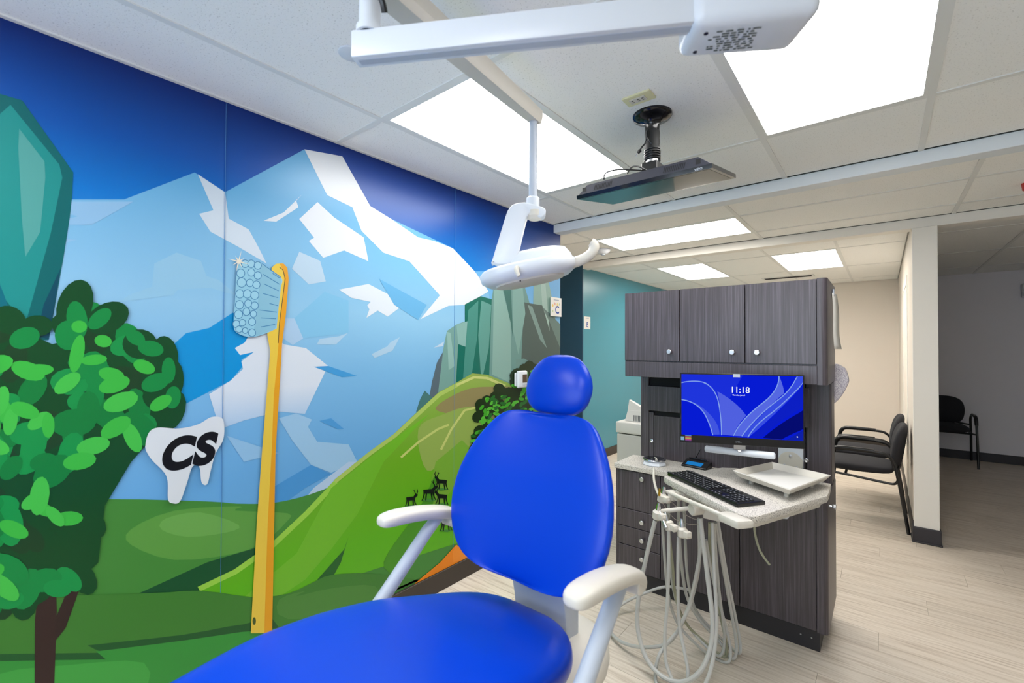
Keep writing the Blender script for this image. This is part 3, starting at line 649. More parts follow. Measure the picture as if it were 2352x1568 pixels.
obj('arm_edge_strip', MB().tube([s2-n2*0.046+Vector((0, 0, Z2+0.03)), dr_+u2*0.02-n2*0.027+Vector((0, 0, Z2+0.028))], 0.004, 8), M_WPL, a2o, smooth=True)
q_ = dr_+u2*0.0255; obj('arm_screw', MB().cyl(q_+Vector((0, 0, Z2+0.03)), q_+u2*0.001+Vector((0, 0, Z2+0.03)), 0.005, 12), M_BLACKPL, a2o)
q_ = s2+u2*0.05; obj('cable_joint', MB().tube([(pv.x+0.03, pv.y-0.015, ZA+0.15), (pv.x+0.045, pv.y+0.0, ZA+0.12), (pv.x+0.04, pv.y+0.012, ZA+0.10)], 0.007, 8), M_BLACKPL, DL, smooth=True)
DX, DY = dr_.x, dr_.y
obj('drop_tube', MB().cyl((DX, DY, 1.985), (DX, DY, Z2+0.02), 0.0155), M_GPL, DL, smooth=True)
obj('collar', MB().cyl((DX, DY, 1.945), (DX, DY, 1.995), 0.024, bev=0.004), M_WPL, DL, smooth=True)
# yoke facing the camera side
cv = Vector((DX, DY, 0)).normalized(); dep = cv.dot(Vector((DX, DY, 0)))
def lp(px, py, off=0.0):
    d = ray(px, py); t = (dep+off)/(d.x*cv.x+d.y*cv.y); return EYE+d*t
yk = MB().prism([lp(x, y, -0.03) for x, y in curve2([(1252, 478), (1252, 492), (1240, 498), (1222, 490), (1212, 494), (1204, 520), (1186, 594), (1176, 604), (1150, 607), (1131, 602), (1132, 592), (1160, 500), (1168, 480), (1180, 468), (1200, 464), (1215, 466), (1230, 470)], 3)], cv, 0.055, 0.005, 2)
obj('yoke', yk, M_WPL, DL, smooth=True, angle=50)
obj('yoke_hub', MB().lathe(lp(1228, 505), [(0.02, 0), (0.034, 0.01), (0.034, 0.03)]), M_CPL, DL, smooth=True)
# lamp head: tilted lozenge with dome, rim, lens and two handles
hx = (lp(1300, 606)-lp(1130, 640)); hx.normalize(); hy = cv.copy(); hz = hx.cross(hy).normalized()
if hz.z < 0: hz = -hz
hy = hz.cross(hx).normalized()
HC = lp(1214, 628, 0.02)
def hring(a, b, hgt, n=32, p=0.8):
    out = []
    for k in range(n):
        t = 2*math.pi*k/n; c_, s_ = math.cos(t), math.sin(t)
        out.append(HC+hx*(a*math.copysign(abs(c_)**p, c_))+hy*(b*math.copysign(abs(s_)**p, s_))+hz*hgt)
    return out
hd = MB().rings([hring(0.11, 0.085, -0.030), hring(0.150, 0.11, -0.026), hring(0.176, 0.130, -0.008), hring(0.180, 0.134, 0.016), hring(0.166, 0.124, 0.028), hring(0.15, 0.11, 0.030)])
hdo = obj('lamp_head', hd, M_WPL, DL, smooth=True, angle=60)
dm = MB().rings([hring(0.14, 0.10, 0.026), hring(0.132, 0.095, 0.05), hring(0.118, 0.08, 0.072), hring(0.085, 0.055, 0.082), hring(0.03, 0.02, 0.085)])
bmesh.ops.translate(dm.bm, verts=dm.bm.verts, vec=hx*0.035+hy*0.03)
obj('dome', dm, M_WPL, hdo, smooth=True, angle=60)
obj('lens', MB().rings([hring(0.10, 0.075, -0.038), hring(0.125, 0.092, -0.034), hring(0.128, 0.095, -0.028)]), M_CPL, hdo, smooth=True)
obj('vent_slot', MB().rings([[p+hx*0.02 for p in hring(0.05, 0.009, 0.084)], [p+hx*0.02 for p in hring(0.045, 0.007, 0.0865)]]), M_GPL, hdo, smooth=True)
def hp(a, b, c): return HC+hx*a+hy*b+hz*c
for sgn in (1,):
    obj('handle', MB().tube([hp(sgn*0.15, -0.03, 0.0), hp(sgn*0.20, -0.045, 0.005), hp(sgn*0.235, -0.05, 0.022), hp(sgn*0.246, -0.05, 0.045), hp(sgn*0.236, -0.05, 0.058)], [0.020, 0.019, 0.018, 0.018, 0.015], 12), M_CPL, hdo, smooth=True)
obj('pivot_rod', MB().tube([lp(1192, 582, -0.01), lp(1214, 600, 0.0)], 0.009, 10), M_CPL, hdo, smooth=True)
obj('pivot_clip', MB().tube([lp(1214, 600, 0.0), lp(1196, 608, -0.08), lp(1186, 618, -0.115), lp(1192, 634, -0.125)], [0.007, 0.008, 0.009, 0.006], 10), M_CPL, hdo, smooth=True)
obj('switch_dot', MB().lathe(lp(1195, 645, -0.135), [(0.003, 0), (0.003, 0.002)], -cv, 10), M_BLACKPL, hdo)

# ================================================================== ceiling TV
TX, TY = -0.753, 1.86
TV = thing('ceiling_television', (TX, TY, CE), 'black flat television hanging face-down from a ceiling pole', 'television')
obj('ceiling_plate', MB().lathe((TX, TY, CE-0.085), [(0.029, 0), (0.030, 0.038), (0.037, 0.052), (0.058, 0.064), (0.076, 0.071), (0.081, 0.078), (0.081, 0.086)], seg=40), M_BLACKGL, TV, smooth=True)
obj('pole', MB().cyl((TX, TY, 2.22), (TX, TY, CE-0.05), 0.027), M_STEEL, TV, smooth=True)
obj('cord_wrap', MB().lathe((TX, TY, 2.285), [(0.030, 0), (0.031, 0.01), (0.029, 0.02), (0.032, 0.035), (0.030, 0.05), (0.031, 0.075), (0.030, 0.085)]), mat('black_tape', S(14, 14, 15), 0.6), TV, smooth=True)
hl = [(TX+0.031*math.cos(t*0.5), TY+0.031*math.sin(t*0.5), 2.242+t*0.5/(2*math.pi)*0.0100) for t in range(0, 64)]
obj('cord_coil', MB().tube(hl, 0.0042, 8, smooth=0), M_BLACKPL, TV, smooth=True)
cd = obj('power_cord', MB().tube([at(1497, 330, y=1.825), at(1490, 318, y=1.82), at(1488, 300, y=1.825), at(1484, 325, y=1.80), at(1474, 338, y=1.80), at(1470, 346, y=1.80)], 0.0035, 8), M_BLACKPL, TV, smooth=True)
obj('plug', MB().tube([at(1471, 344, y=1.80), at(1465, 352, y=1.80)], [0.008, 0.006], 10), M_BLACKPL, cd, smooth=True)
for k in (-1, 1): obj('plug_prong', MB().tube([at(1465+k*1.5, 352, y=1.80), at(1460+k*1.5, 360, y=1.80)], 0.0013, 6), M_CHROME, cd)
obj('pole_bracket', MB().box((TX-0.034, TY-0.034, 2.145), (TX+0.034, TY+0.04, 2.232), 0.002, 1), M_BLACKPL, TV)
# panel body: local frame on the tilted screen plane
o0 = Vector((TX, 1.714, 2.10)); ty = Vector((0, 0.343, 0.063)).normalized(); tx = Vector((1, 0, 0)); tz = tx.cross(ty)
def tp(u, v, n): return o0+tx*u+ty*v+tz*n
HW, HH = 0.282, 0.349
bz = MB(); bz.rings([[tp(s*HW, v, n) for s, v in ((-1, 0), (1, 0), (1, HH), (-1, HH))] for n in (0, 0.016)])
bzo = obj('bezel', bz, M_BLACKGL, TV)
obj('screen', MB().poly([tp(s*(HW-0.014), v, -0.0006) for s, v in ((-1, 0.012), (1, 0.012), (1, HH-0.016), (-1, HH-0.016))]), M_TVSCR, bzo)
hs = MB(); hs.rings([[tp(-HW+0.004, 0.008, 0.016), tp(HW-0.004, 0.008, 0.016), tp(HW-0.004, HH-0.004, 0.016), tp(-HW+0.004, HH-0.004, 0.016)],
                     [tp(-HW+0.05, 0.012, 0.052), tp(HW-0.05, 0.012, 0.052), tp(HW-0.05, HH-0.05, 0.052), tp(-HW+0.05, HH-0.05, 0.052)]])
hso = obj('housing', hs, mat('tv_housing', S(44, 44, 54), 0.4), TV)
def nf(u, n, d=0.0): # point on the slanted near face of the housing
    return tp(u, 0.008+0.004*(n-0.016)/0.036-d, n)
for u0, u1 in ((-0.20, -0.12), (0.10, 0.18)):
    k = 0
    while u0+k*0.007 < u1:
        u = u0+k*0.007
        obj('vent_slot', MB().poly([nf(u, 0.024, .0006), nf(u+0.004, 0.024, .0006), nf(u+0.010, 0.044, .0006), nf(u+0.006, 0.044, .0006)]), M_BLACKGAP, hso); k += 1
for u in (-0.247, 0.232): obj('screw_recess', MB().poly([nf(u-0.009, 0.026, .0006), nf(u+0.009, 0.026, .0006), nf(u+0.009, 0.044, .0006), nf(u-0.009, 0.044, .0006)]), M_BLACKGAP, hso)
text('maker_mark', 'VIZIO', 0.011, tp(0.22, -0.0006, 0.003), tx, tz, mat('mark_silver', S(190, 195, 205), 0.4), bzo)
obj('signal_cable', MB().tube([tp(-0.16, 0.03, 0.06), tp(-0.15, 0.03, 0.085), tp(-0.10, 0.05, 0.09), tp(-0.03, 0.09, 0.075), tp(0.0, 0.12, 0.07)], 0.003, 8), M_BLACKPL, TV, smooth=True)
obj('signal_cable', MB().tube([tp(-0.055, 0.03, 0.06), tp(-0.04, 0.04, 0.082), tp(-0.02, 0.06, 0.085), tp(0.0, 0.1, 0.07)], 0.003, 8), M_BLACKPL, TV, smooth=True)

# ================================================================== dental chair
CX = -0.86
DC = thing('dental_chair', (CX, 0.8, 0), 'blue upholstered dental chair with white armrests', 'dental chair')
def interp(tab, s):
    for a, b in zip(tab, tab[1:]):
        if a[0] <= s <= b[0]:
            t = (s-a[0])/(b[0]-a[0]); return [a[i]+(b[i]-a[i])*t for i in range(1, len(a))]
    return list(tab[-1][1:]) if s > tab[-1][0] else list(tab[0][1:])
def cushion(rows, n=28, p=0.72):
    """rows: centre (y,z), normal (ny,nz), half width, half thickness, wing"""
    rs = []
    for cy, cz, ny, nz, hw, ht, wing, dish in rows:
        r = []
        for k in range(n):
            t = 2*math.pi*k/n; c_, s_ = math.cos(t), math.sin(t)
            u = math.copysign(abs(c_)**p, c_); v = math.copysign(abs(s_)**p, s_)
            off = ht*v + wing*u*u + (dish*(u*u-1) if v > 0 else 0)
            r.append(Vector((CX+hw*u, cy+ny*off, cz+nz*off)))
        rs.append(r)
    return MB().rings(rs)
def prof(tab, name, m, wing, dish, p=0.72, nsub=1):
    rows = []
    for i, (cy, cz, hw, ht) in enumerate(tab):
        a = tab[max(i-1, 0)]; b = tab[min(i+1, len(tab)-1)]
        dy, dz = b[0]-a[0], b[1]-a[1]; l = math.hypot(dy, dz); dy /= l; dz /= l
        rows.append((cy, cz, -dz, dy, hw, ht, wing, dish))
    return obj(name, cushion(rows, p=p), m, DC, smooth=True, sub=nsub)
# backrest (bottom to top); normal points to the sitter (-y)
BT = [(1.085, 0.742, 0.08, 0.012), (1.087, 0.748, 0.155, 0.028), (1.092, 0.765, 0.215, 0.036), (1.100, 0.80, 0.257, 0.040), (1.112, 0.86, 0.294, 0.040), (1.132, 0.94, 0.308, 0.040), (1.158, 1.02, 0.298, 0.040),
      (1.190, 1.09, 0.272, 0.038), (1.218, 1.145, 0.236, 0.036), (1.24, 1.185, 0.203, 0.034), (1.250, 1.204, 0.178, 0.031), (1.257, 1.217, 0.145, 0.024), (1.260, 1.223, 0.08, 0.010)]
prof(BT, 'backrest', M_BLUE, 0.030, 0.012)
HT = [(1.292, 1.218, 0.045, 0.012), (1.293, 1.224, 0.078, 0.026), (1.297, 1.245, 0.114, 0.040), (1.304, 1.28, 0.130, 0.048), (1.313, 1.32, 0.134, 0.050), (1.322, 1.36, 0.121, 0.046), (1.331, 1.397, 0.092, 0.036), (1.335, 1.415, 0.060, 0.024), (1.337, 1.423, 0.028, 0.010)]
prof(HT, 'headrest', M_BLUE, 0.008, 0.0, p=1.0)
obj('headrest_bar', MB().box((CX-0.04, 1.315, 1.05), (CX+0.04, 1.33, 1.30), 0.004, 1), M_STEEL, DC)
# seat, from the rear end to the foot end
TOPZ = [(-0.75, 0.62), (-0.45, 0.70), (-0.2, 0.755), (0.1, 0.772), (0.275, 0.79), (0.37, 0.800), (0.46, 0.802), (0.60, 0.787), (0.76, 0.752), (0.90, 0.710), (0.99, 0.687), (1.08, 0.668), (1.16, 0.656)]
SW = [(-0.75, 0.20), (-0.3, 0.24), (0.1, 0.272), (0.4, 0.284), (0.7, 0.288), (0.85, 0.282), (0.95, 0.262), (1.02, 0.236), (1.08, 0.20), (1.12, 0.16), (1.15, 0.10), (1.163, 0.05)]
rows = []
for yv in [1.163, 1.155, 1.135, 1.10, 1.06, 1.02, 0.96, 0.90, 0.83, 0.76, 0.68, 0.60, 0.52, 0.46, 0.40, 0.32, 0.24, 0.12, 0.0, -0.15, -0.35, -0.55, -0.70, -0.75]:
    zt = interp(TOPZ, yv)[0]; hw = interp(SW, yv)[0]
    e = min(1, max(0, (1.17-yv)/0.10)); e2 = min(1, max(0.1, (yv+0.76)/0.1)); ht = 0.052*math.sqrt(max(0.05, min(e, e2)*(2-min(e, e2))))
    rows.append((yv, zt-0.052, 0, 1, hw*(0.6+0.4*e2), ht, 0.0, 0.018 if 0.3 < yv < 1.0 else 0.006))
obj('seat', cushion(rows, p=0.62), M_BLUE, DC, smooth=True, sub=1)
obj('seat_shell', MB().rings([[Vector((CX+sx*w_, yv, z_)) for sx, z_ in ((-1, zt-0.105), (1, zt-0.105), (0.8, zt-0.15), (-0.8, zt-0.15))] for yv, w_, zt in ((1.10, 0.16, 0.66), (1.0, 0.23, 0.675), (0.8, 0.26, 0.735), (0.5, 0.265, 0.80), (0.1, 0.25, 0.772), (-0.4, 0.21, 0.71), (-0.72, 0.17, 0.63))]), M_WPL, DC, smooth=True)
# white rear cover, link to the backrest, lift column and floor base
cvr = []
for yv, w_, z0, z1 in ((0.75, 0.16, 0.50, 0.58), (0.95, 0.22, 0.42, 0.575), (1.12, 0.235, 0.40, 0.565), (1.27, 0.215, 0.40, 0.545), (1.37, 0.165, 0.41, 0.52), (1.42, 0.10, 0.43, 0.50), (1.43, 0.04, 0.45, 0.48)):
    zc, hh = (z0+z1)/2, (z1-z0)/2
    cvr.append([Vector((CX+w_*math.copysign(abs(math.cos(t))**0.7, math.cos(t)), yv, zc+hh*math.copysign(abs(math.sin(t))**0.7, math.sin(t)))) for t in [2*math.pi*k/24 for k in range(24)]])
obj('rear_cover', MB().rings(cvr), M_CPL, DC, smooth=True, sub=1)
lk = MB().prism([(CX-0.10, 1.20, 0.50), (CX-0.10, 1.27, 0.50), (CX-0.10, 1.27, 0.62), (CX-0.10, 1.165, 0.88), (CX-0.10, 1.135, 0.88), (CX-0.10, 1.19, 0.62)], (1, 0, 0), 0.205, 0.008, 2)
obj('back_link', lk, M_GPL, DC, smooth=True)
obj('lift_column', MB().box((CX-0.13, 0.62, 0.06), (CX+0.13, 1.02, 0.52), 0.03, 3), M_CPL, DC, smooth=True)
obj('floor_base', MB().box((CX-0.24, 0.25, 0.0), (CX+0.24, 1.25, 0.07), 0.03, 3), M_CPL, DC, smooth=True)
for sgn in (-1, 1):
    ax_ = CX+sgn*0.345
    ar = []
    for i, (yv, zv, hw, ht) in enumerate([(0.830, 0.906, 0.012, 0.008), (0.836, 0.906, 0.025, 0.016), (0.852, 0.907, 0.034, 0.020), (0.88, 0.907, 0.038, 0.022), (0.93, 0.902, 0.039, 0.022), (0.98, 0.895, 0.040, 0.022), (1.06, 0.878, 0.038, 0.022), (1.12, 0.860, 0.036, 0.022), (1.152, 0.838, 0.034, 0.022), (1.163, 0.812, 0.030, 0.020), (1.158, 0.795, 0.02, 0.012)]):
        ar.append([])
        tab = [(0.83, .906), (0.836, .906), (0.852, .907), (0.88, .907), (0.93, .902), (0.98, .895), (1.06, .878), (1.12, .86), (1.152, .838), (1.163, .812), (1.158, .795)]
        a = tab[max(i-1, 0)]; b = tab[min(i+1, 10)]; l = math.hypot(b[0]-a[0], b[1]-a[1]); dy, dz = (b[0]-a[0])/l, (b[1]-a[1])/l
        for k in range(16):
            t = 2*math.pi*k/16; u = math.copysign(abs(math.cos(t))**0.7, math.cos(t)); v = math.copysign(abs(math.sin(t))**0.7, math.sin(t))
            ar[-1].append(Vector((ax_+hw*u, yv-dz*ht*v, zv+dy*ht*v)))
    ao = obj('armrest', MB().rings(ar), M_CPL, DC, smooth=True, sub=1)
    obj('arm_strut', MB().tube([(ax_, 1.095, 0.875), (ax_, 1.02, 0.822), (ax_, 0.70, 0.545)], [0.019, 0.021, 0.023], 16, smooth=0), M_GPL, ao, smooth=True)
    obj('strut_foot', MB().cyl((ax_+sgn*0.026, 0.69, 0.54), (CX+sgn*0.18, 0.69, 0.54), 0.035, bev=0.006), M_GPL, ao, smooth=True)
    obj('hinge', MB().cyl((ax_-0.03, 1.13, 0.83), (ax_+0.03, 1.13, 0.83), 0.022, bev=0.003), M_CPL, ao, smooth=True)

# ================================================================== cabinets
def knob(p, parent, ax=(0, -1, 0)):
    return obj('knob', MB().lathe(p, [(0.006, 0), (0.006, 0.010), (0.0125, 0.012), (0.0135, 0.015), (0.0135, 0.024), (0.011, 0.026)], ax, 18), M_STEEL, parent, smooth=True)
YC = 2.618
UC = thing('wall_cabinet', (-0.72, 2.83, 1.275), 'dark wood-grain overhead cabinet with three doors above the monitor', 'cabinet')
ub = MB().box((-1.232, YC, 1.275), (-0.24, 3.05, 1.785)).box((-1.225, YC-0.018, 1.276), (-0.2405, YC, 1.366), 0.002, 1)
ubo = obj('body', ub, M_LAM, UC)
# rounded end panel
rp = [(-0.24, YC-0.018)]+[(-0.222+0.022*math.sin(a), YC+0.004-0.022*math.cos(a)) for a in [k*math.pi/2/6 for k in range(7)]]+[(-0.20, 3.05), (-0.24, 3.05)]
obj('end_panel', MB().prism([(x, y, 1.275) for x, y in rp], (0, 0, 1), 0.512), M_LAM, UC, smooth=True)
for x0, x1, kx in ((-1.226, -0.893, -0.945), (-0.889, -0.557, -0.612), (-0.552, -0.243, -0.495)):
    d_ = obj('door', MB().box((x0, YC-0.02, 1.373), (x1, YC-0.001, 1.783), 0.0015, 1), M_LAM, UC); knob((kx, YC-0.02, 1.428), d_)
HU = thing('hutch', (-0.72, 2.96, 0.737), 'dark wood-grain recessed hutch panel between worktop and overhead cabinet', 'cabinet')
YH = 2.87
obj('back_panel', MB().box((-1.235, YH+0.02, 0.737), (-0.205, 3.05, 1.274)), M_BLACKGAP, HU)
obj('side_stile', MB().box((-1.24, YH, 0.737), (-1.185, 3.05, 1.274), 0.003, 1), M_LAM, HU)
obj('side_stile', MB().box((-0.318, YH, 0.737), (-0.204, 3.05, 1.274), 0.010, 2), M_LAM, HU)
obj('bin_front', MB().box((-1.183, YH-0.03, 1.045), (-0.34, YH+0.012, 1.205), 0.002, 1), M_LAM, HU)
lo = obj('lower_panel', MB().box((-1.15, YH, 0.737), (-0.345, YH+0.018, 1.012), 0.0015, 1), M_LAM, HU)
obj('filler', MB().box((-1.185, YH, 0.737), (-1.153, YH+0.018, 1.03), 0.001, 1), M_LAM, HU)
obj('filler', MB().box((-0.342, YH, 0.737), (-0.32, YH+0.018, 1.0), 0.001, 1), M_LAM, HU)
obj('filler', MB().box((-0.334, YH-0.02, 1.03), (-0.30, YH, 1.24), 0.001, 1), M_LAM, HU)
for px, py in ((1497, 1012), (1852, 1057)):
    p_ = at(px, py, y=YH); obj('lock', MB().lathe((p_.x, YH, p_.z), [(0.011, 0), (0.011, 0.003), (0.007, 0.004), (0.004, 0.002)], (0, -1, 0), 18), M_CHROME, HU, smooth=True)
BC = thing('base_cabinet', (-0.74, 2.83, 0), 'dark wood-grain base cabinet with four drawers and two doors', 'cabinet')
obj('body', MB().box((-1.28, YC, 0.10), (-0.21, 3.05, 0.705)), M_LAM, BC)
obj('toe_kick', MB().box((-1.225, YC+0.004, 0.0), (-0.236, 3.04, 0.10)), mat('toe_kick_dark', S(38, 36, 40), 0.5), BC)
for k in range(2): obj('screw', MB().lathe((-0.30-k*0.045+0.03, YC+0.004, 0.055-0.0*k), [(0.004, 0), (0.003, 0.0015)], (0, -1, 0), 10), M_STEEL, BC)
rp = [(-0.245, YC-0.018)]+[(-0.222+0.022*math.sin(a), YC+0.004-0.022*math.cos(a)) for a in [k*math.pi/2/6 for k in range(7)]]+[(-0.20, 3.05), (-0.245, 3.05)]
obj('end_panel', MB().prism([(x, y, 0.10) for x, y in rp], (0, 0, 1), 0.637), M_LAM, BC, smooth=True)
obj('side_stile', MB().box((-1.284, YC-0.019, 0.10), (-1.272, YC+0.02, 0.705), 0.001, 1), M_LAM, BC)
for z0, z1, kz in ((0.470, 0.700, 0.668), (0.362, 0.466, 0.412), (0.250, 0.358, 0.305), (0.105, 0.246, 0.195)):
    d_ = obj('drawer', MB().box((-1.270, YC-0.019, z0), (-1.006, YC-0.001, z1), 0.0015, 1), M_LAM, BC); knob((-1.110, YC-0.019, kz), d_)
for x0, x1 in ((-1.002, -0.584), (-0.580, -0.249)):
    d_ = obj('door', MB().box((x0, YC-0.019, 0.105), (x1, YC-0.001, 0.700), 0.0015, 1), M_LAM, BC)
p_ = at(1893, 1163, x=-0.2); knob((-0.20, 2.67, 0.69), BC, (1, 0, 0))
tag(obj('worktop', MB().box((-1.292, YC-0.03, 0.7055), (-0.30, YH-0.002, 0.7365), 0.004, 2), M_COUNTER), 'speckled white worktop lying on the dark base cabinet', 'worktop')

# round mirrored dish on the worktop
p_ = at(1503, 1066, z=0.737)
cu_ = thing('round_mirror_dish', (p_.x, p_.y, 0.7365), 'round chrome mirror dish on a white stand on the worktop', 'mirror')
obj('stand', MB().lathe((p_.x, p_.y, 0.7365), [(0.068, 0), (0.072, 0.006), (0.066, 0.02), (0.058, 0.026)], seg=8), M_WPL, cu_)
ri = obj('rim', MB().lathe((p_.x, p_.y, 0.7625), [(0.062, 0), (0.068, 0.006), (0.066, 0.012), (0.058, 0.013)]), M_CHROME, cu_, smooth=True)
obj('disc', MB().lathe((p_.x, p_.y, 0.7755), [(0.056, 0), (0.05, 0.001), (0.02, 0.001)]), mat('dark_mirror', S(40, 42, 50), 0.08, 0.8), ri, smooth=True)
obj('pointer', MB().tube([(p_.x+0.0, p_.y-0.0, 0.779), (p_.x+0.02, p_.y-0.025, 0.783), (p_.x+0.03, p_.y-0.045, 0.778)], [0.003, 0.004, 0.007], 8), M_CPL, cu_, smooth=True)
# signature pad
p_ = at(1600, 1072, z=0.737)
sp = thing('signature_pad', (p_.x, p_.y, 0.7365), 'small black signature pad with glowing blue strip on the worktop', 'signature pad')
mx_ = Matrix.Translation((p_.x, p_.y, 0.737)) @ Matrix.Rotation(math.radians(-6), 4, 'Z')
obj('case', MB().prism([mx_ @ Vector((-0.075, y, z)) for y, z in ((-0.045, 0), (0.045, 0), (0.045, 0.032), (0.03, 0.034), (-0.045, 0.010))], mx_.to_3x3() @ Vector((1, 0, 0)), 0.15, 0.002, 1), M_BLACKPL, sp)
obj('display', MB().poly([mx_ @ Vector((x, y, 0.0225+(y+0.005)*0.32+0.0006)) for x, y in ((-0.055, -0.032), (0.04, -0.032), (0.04, 0.006), (-0.055, 0.006))]), emit_mat('pad_glow', S(30, 120, 190), 0.7), sp)
obj('cable', MB().tube([mx_ @ Vector((-0.03, 0.045, 0.015)), mx_ @ Vector((-0.03, 0.053, 0.03)), mx_ @ Vector((-0.02, 0.045, 0.05)), mx_ @ Vector((0.01, 0.03, 0.10))], 0.002, 6), M_BLACKPL, sp, smooth=True)
obj('pen', MB().tube([mx_ @ Vector((0.045, 0.036, 0.039)), mx_ @ Vector((-0.06, 0.036, 0.039))], 0.004, 8), M_BLACKGL, sp, smooth=True)

# ================================================================== monitor
ML = Vector((-0.768, 2.245, 0.99)); MR = Vector((-0.275, 2.45, 0.99)); ux = (MR-ML).normalized(); W_ = 0.534; un = Vector((ux.y, -ux.x, 0)); uz = Vector((0, 0, 1))
def mp_(u, v, n=0.0): return ML+ux*u+uz*v+un*n
MO = thing('computer_monitor', mp_(W_/2, 0, -0.03), 'flat computer monitor showing a blue lock screen, in front of the dark hutch', 'monitor')
case = MB().prism([mp_(0, 0), mp_(W_, 0), mp_(W_, 0.338), mp_(0, 0.338)], -un, 0.022, 0.002, 1).prism([mp_(0.12, 0.06, -0.02), mp_(W_-0.12, 0.06, -0.02), mp_(W_-0.12, 0.27, -0.02), mp_(0.12, 0.27, -0.02)], -un, 0.03, 0.006, 2)
mc = obj('case', case, M_BLACKPL, MO)
LIT = 0.58
def scr(name, c, s=LIT): return MATS.get(name) or emit_mat(name, S(*c), s)
sv0 = 0.037; sv1 = 0.332; su0 = 0.006; su1 = W_-0.006
def spx(px, py): # photo pixel inside the screen -> u,v on the panel
    d = ray(px, py); t = (ML-EYE).dot(un)/d.dot(un); q = EYE+d*t-ML; return min(max(q.dot(ux), su0), su1), min(max(q.z, sv0), sv1)
scn = obj('screen', MB().poly([mp_(su0, sv0, .0005), mp_(su1, sv0, .0005), mp_(su1, sv1, .0005), mp_(su0, sv1, .0005)]), None or emit_mat('screen_base', S(8, 30, 226), LIT), mc)
def z3(x, y): return (1400+x/3.92, 620+y/3.92)
def screen_shape(name, pts, c, lay, smooth=True):
    pp = [spx(*z3(x, y)) for x, y in pts]
    obj(name, MB().poly([mp_(u, v, 0.0006+0.0002*lay) for u, v in pp]), scr('scr_%d_%d_%d' % c, c), scn)
def arc(a, b, c, n=10): return [((1-t)**2*a[0]+2*t*(1-t)*b[0]+t*t*c[0], (1-t)**2*a[1]+2*t*(1-t)*b[1]+t*t*c[1]) for t in [k/n for k in range(n+1)]]
screen_shape('upper_field', [(640, 925), (1200, 940), (1000, 1300), (640, 1010)], (28, 50, 232), 0)
screen_shape('petal_fill', arc((640, 1015), (920, 960), (970, 1130))+arc((970, 1130), (1010, 1350), (1010, 1480))+[(930, 1480)]+arc((930, 1480), (860, 1180), (640, 1165)), (34, 58, 236), 1)
screen_shape('petal_fill', arc((970, 1090), (1150, 1190), (1230, 1310))+arc((1230, 1310), (1150, 1390), (1110, 1490))+[(1010, 1480), (1010, 1400)]+arc((1010, 1400), (1005, 1240), (970, 1090)), (86, 104, 240), 2)
screen_shape('petal_fill', arc((640, 1165), (860, 1180), (930, 1480))+arc((990, 1480), (990, 1340), (790, 1205)), (70, 92, 240), 2)
screen_shape('petal_fill', arc((1525, 950), (1570, 1050), (1570, 1110))+arc((1570, 1110), (1350, 1290), (1200, 1495))+[(1110, 1490)]+arc((1110, 1490), (1180, 1340), (1400, 1180))+arc((1400, 1180), (1520, 1070), (1525, 950)), (92, 112, 242), 3)
screen_shape('petal_fill', [(1690, 945), (1752, 945), (1752, 1020)]+arc((1752, 1020), (1500, 1300), (1250, 1505))+[(1190, 1495)]+arc((1190, 1495), (1400, 1260), (1560, 1130))+arc((1560, 1130), (1650, 1060), (1690, 945)), (60, 84, 240), 4)
screen_shape('petal_fill', [(1752, 1040), (1752, 1230)]+arc((1752, 1230), (1500, 1370), (1360, 1510))+[(1270, 1505)]+arc((1270, 1505), (1500, 1310), (1752, 1040)), (14, 34, 210), 5)
screen_shape('dark_field', [(1752, 1260), (1752, 1430)]+arc((1752, 1430), (1600, 1490), (1550, 1525))+[(1380, 1510)]+arc((1380, 1510), (1540, 1370), (1752, 1260)), (6, 14, 120), 5)
screen_shape('petal_fill', [(1752, 1440), (1752, 1535), (1590, 1530)], (16, 36, 180), 6)
for nm, pts in (('edge', arc((640, 1013), (780, 985), (860, 1015), 8)+arc((860, 1015), (960, 1070), (985, 1210), 8)+arc((985, 1210), (1008, 1340), (1008, 1485), 8)), ('edge', arc((640, 1165), (800, 1180), (870, 1320), 10)+[(905, 1400), (930, 1485)]),
                ('edge', arc((1525, 950), (1530, 1070), (1400, 1180), 10)+arc((1400, 1180), (1180, 1340), (1115, 1490), 8)), ('edge', arc((1752, 1010), (1560, 1210), (1440, 1300), 8)+arc((1440, 1300), (1300, 1400), (1245, 1505), 8)), ('edge', arc((1690, 950), (1640, 1070), (1540, 1150), 8)+arc((1540, 1150), (1300, 1330), (1190, 1495), 8))):
    screen_shape('bright_edge', stroke(pts, 9), (140, 172, 250), 7)
m_t = scr('scr_text', (240, 244, 255), 0.68)
u0, v0 = spx(1677, 901)
text('clock', '11:18', 0.040, mp_(u0, v0, .0024), ux, uz, m_t, scn, bold=0.0003, sx=0.95)
u0, v0 = spx(1682, 908)
text('date', 'Thursday, June 9', 0.0085, mp_(u0, v0, .0024), ux, uz, m_t, scn, bold=0.0002, sx=0.95)
u0, v0 = spx(1831, 1003); obj('tray_icon', MB().lathe(mp_(u0, v0, .002), [(0.003, 0), (0.003, 0.0004)], un, 10), m_t, scn)
obj('camera_cover', MB().prism([mp_(0.236, 0.322, .0008), mp_(0.266, 0.322, .0008), mp_(0.266, 0.337, .0008), mp_(0.236, 0.337, .0008)], un, 0.002), M_GPL, mc)
text('maker_mark', 'DELL', 0.012, mp_(0.247, 0.012, .0006), ux, uz, mat('mark_grey', S(120, 124, 130), 0.4), mc)
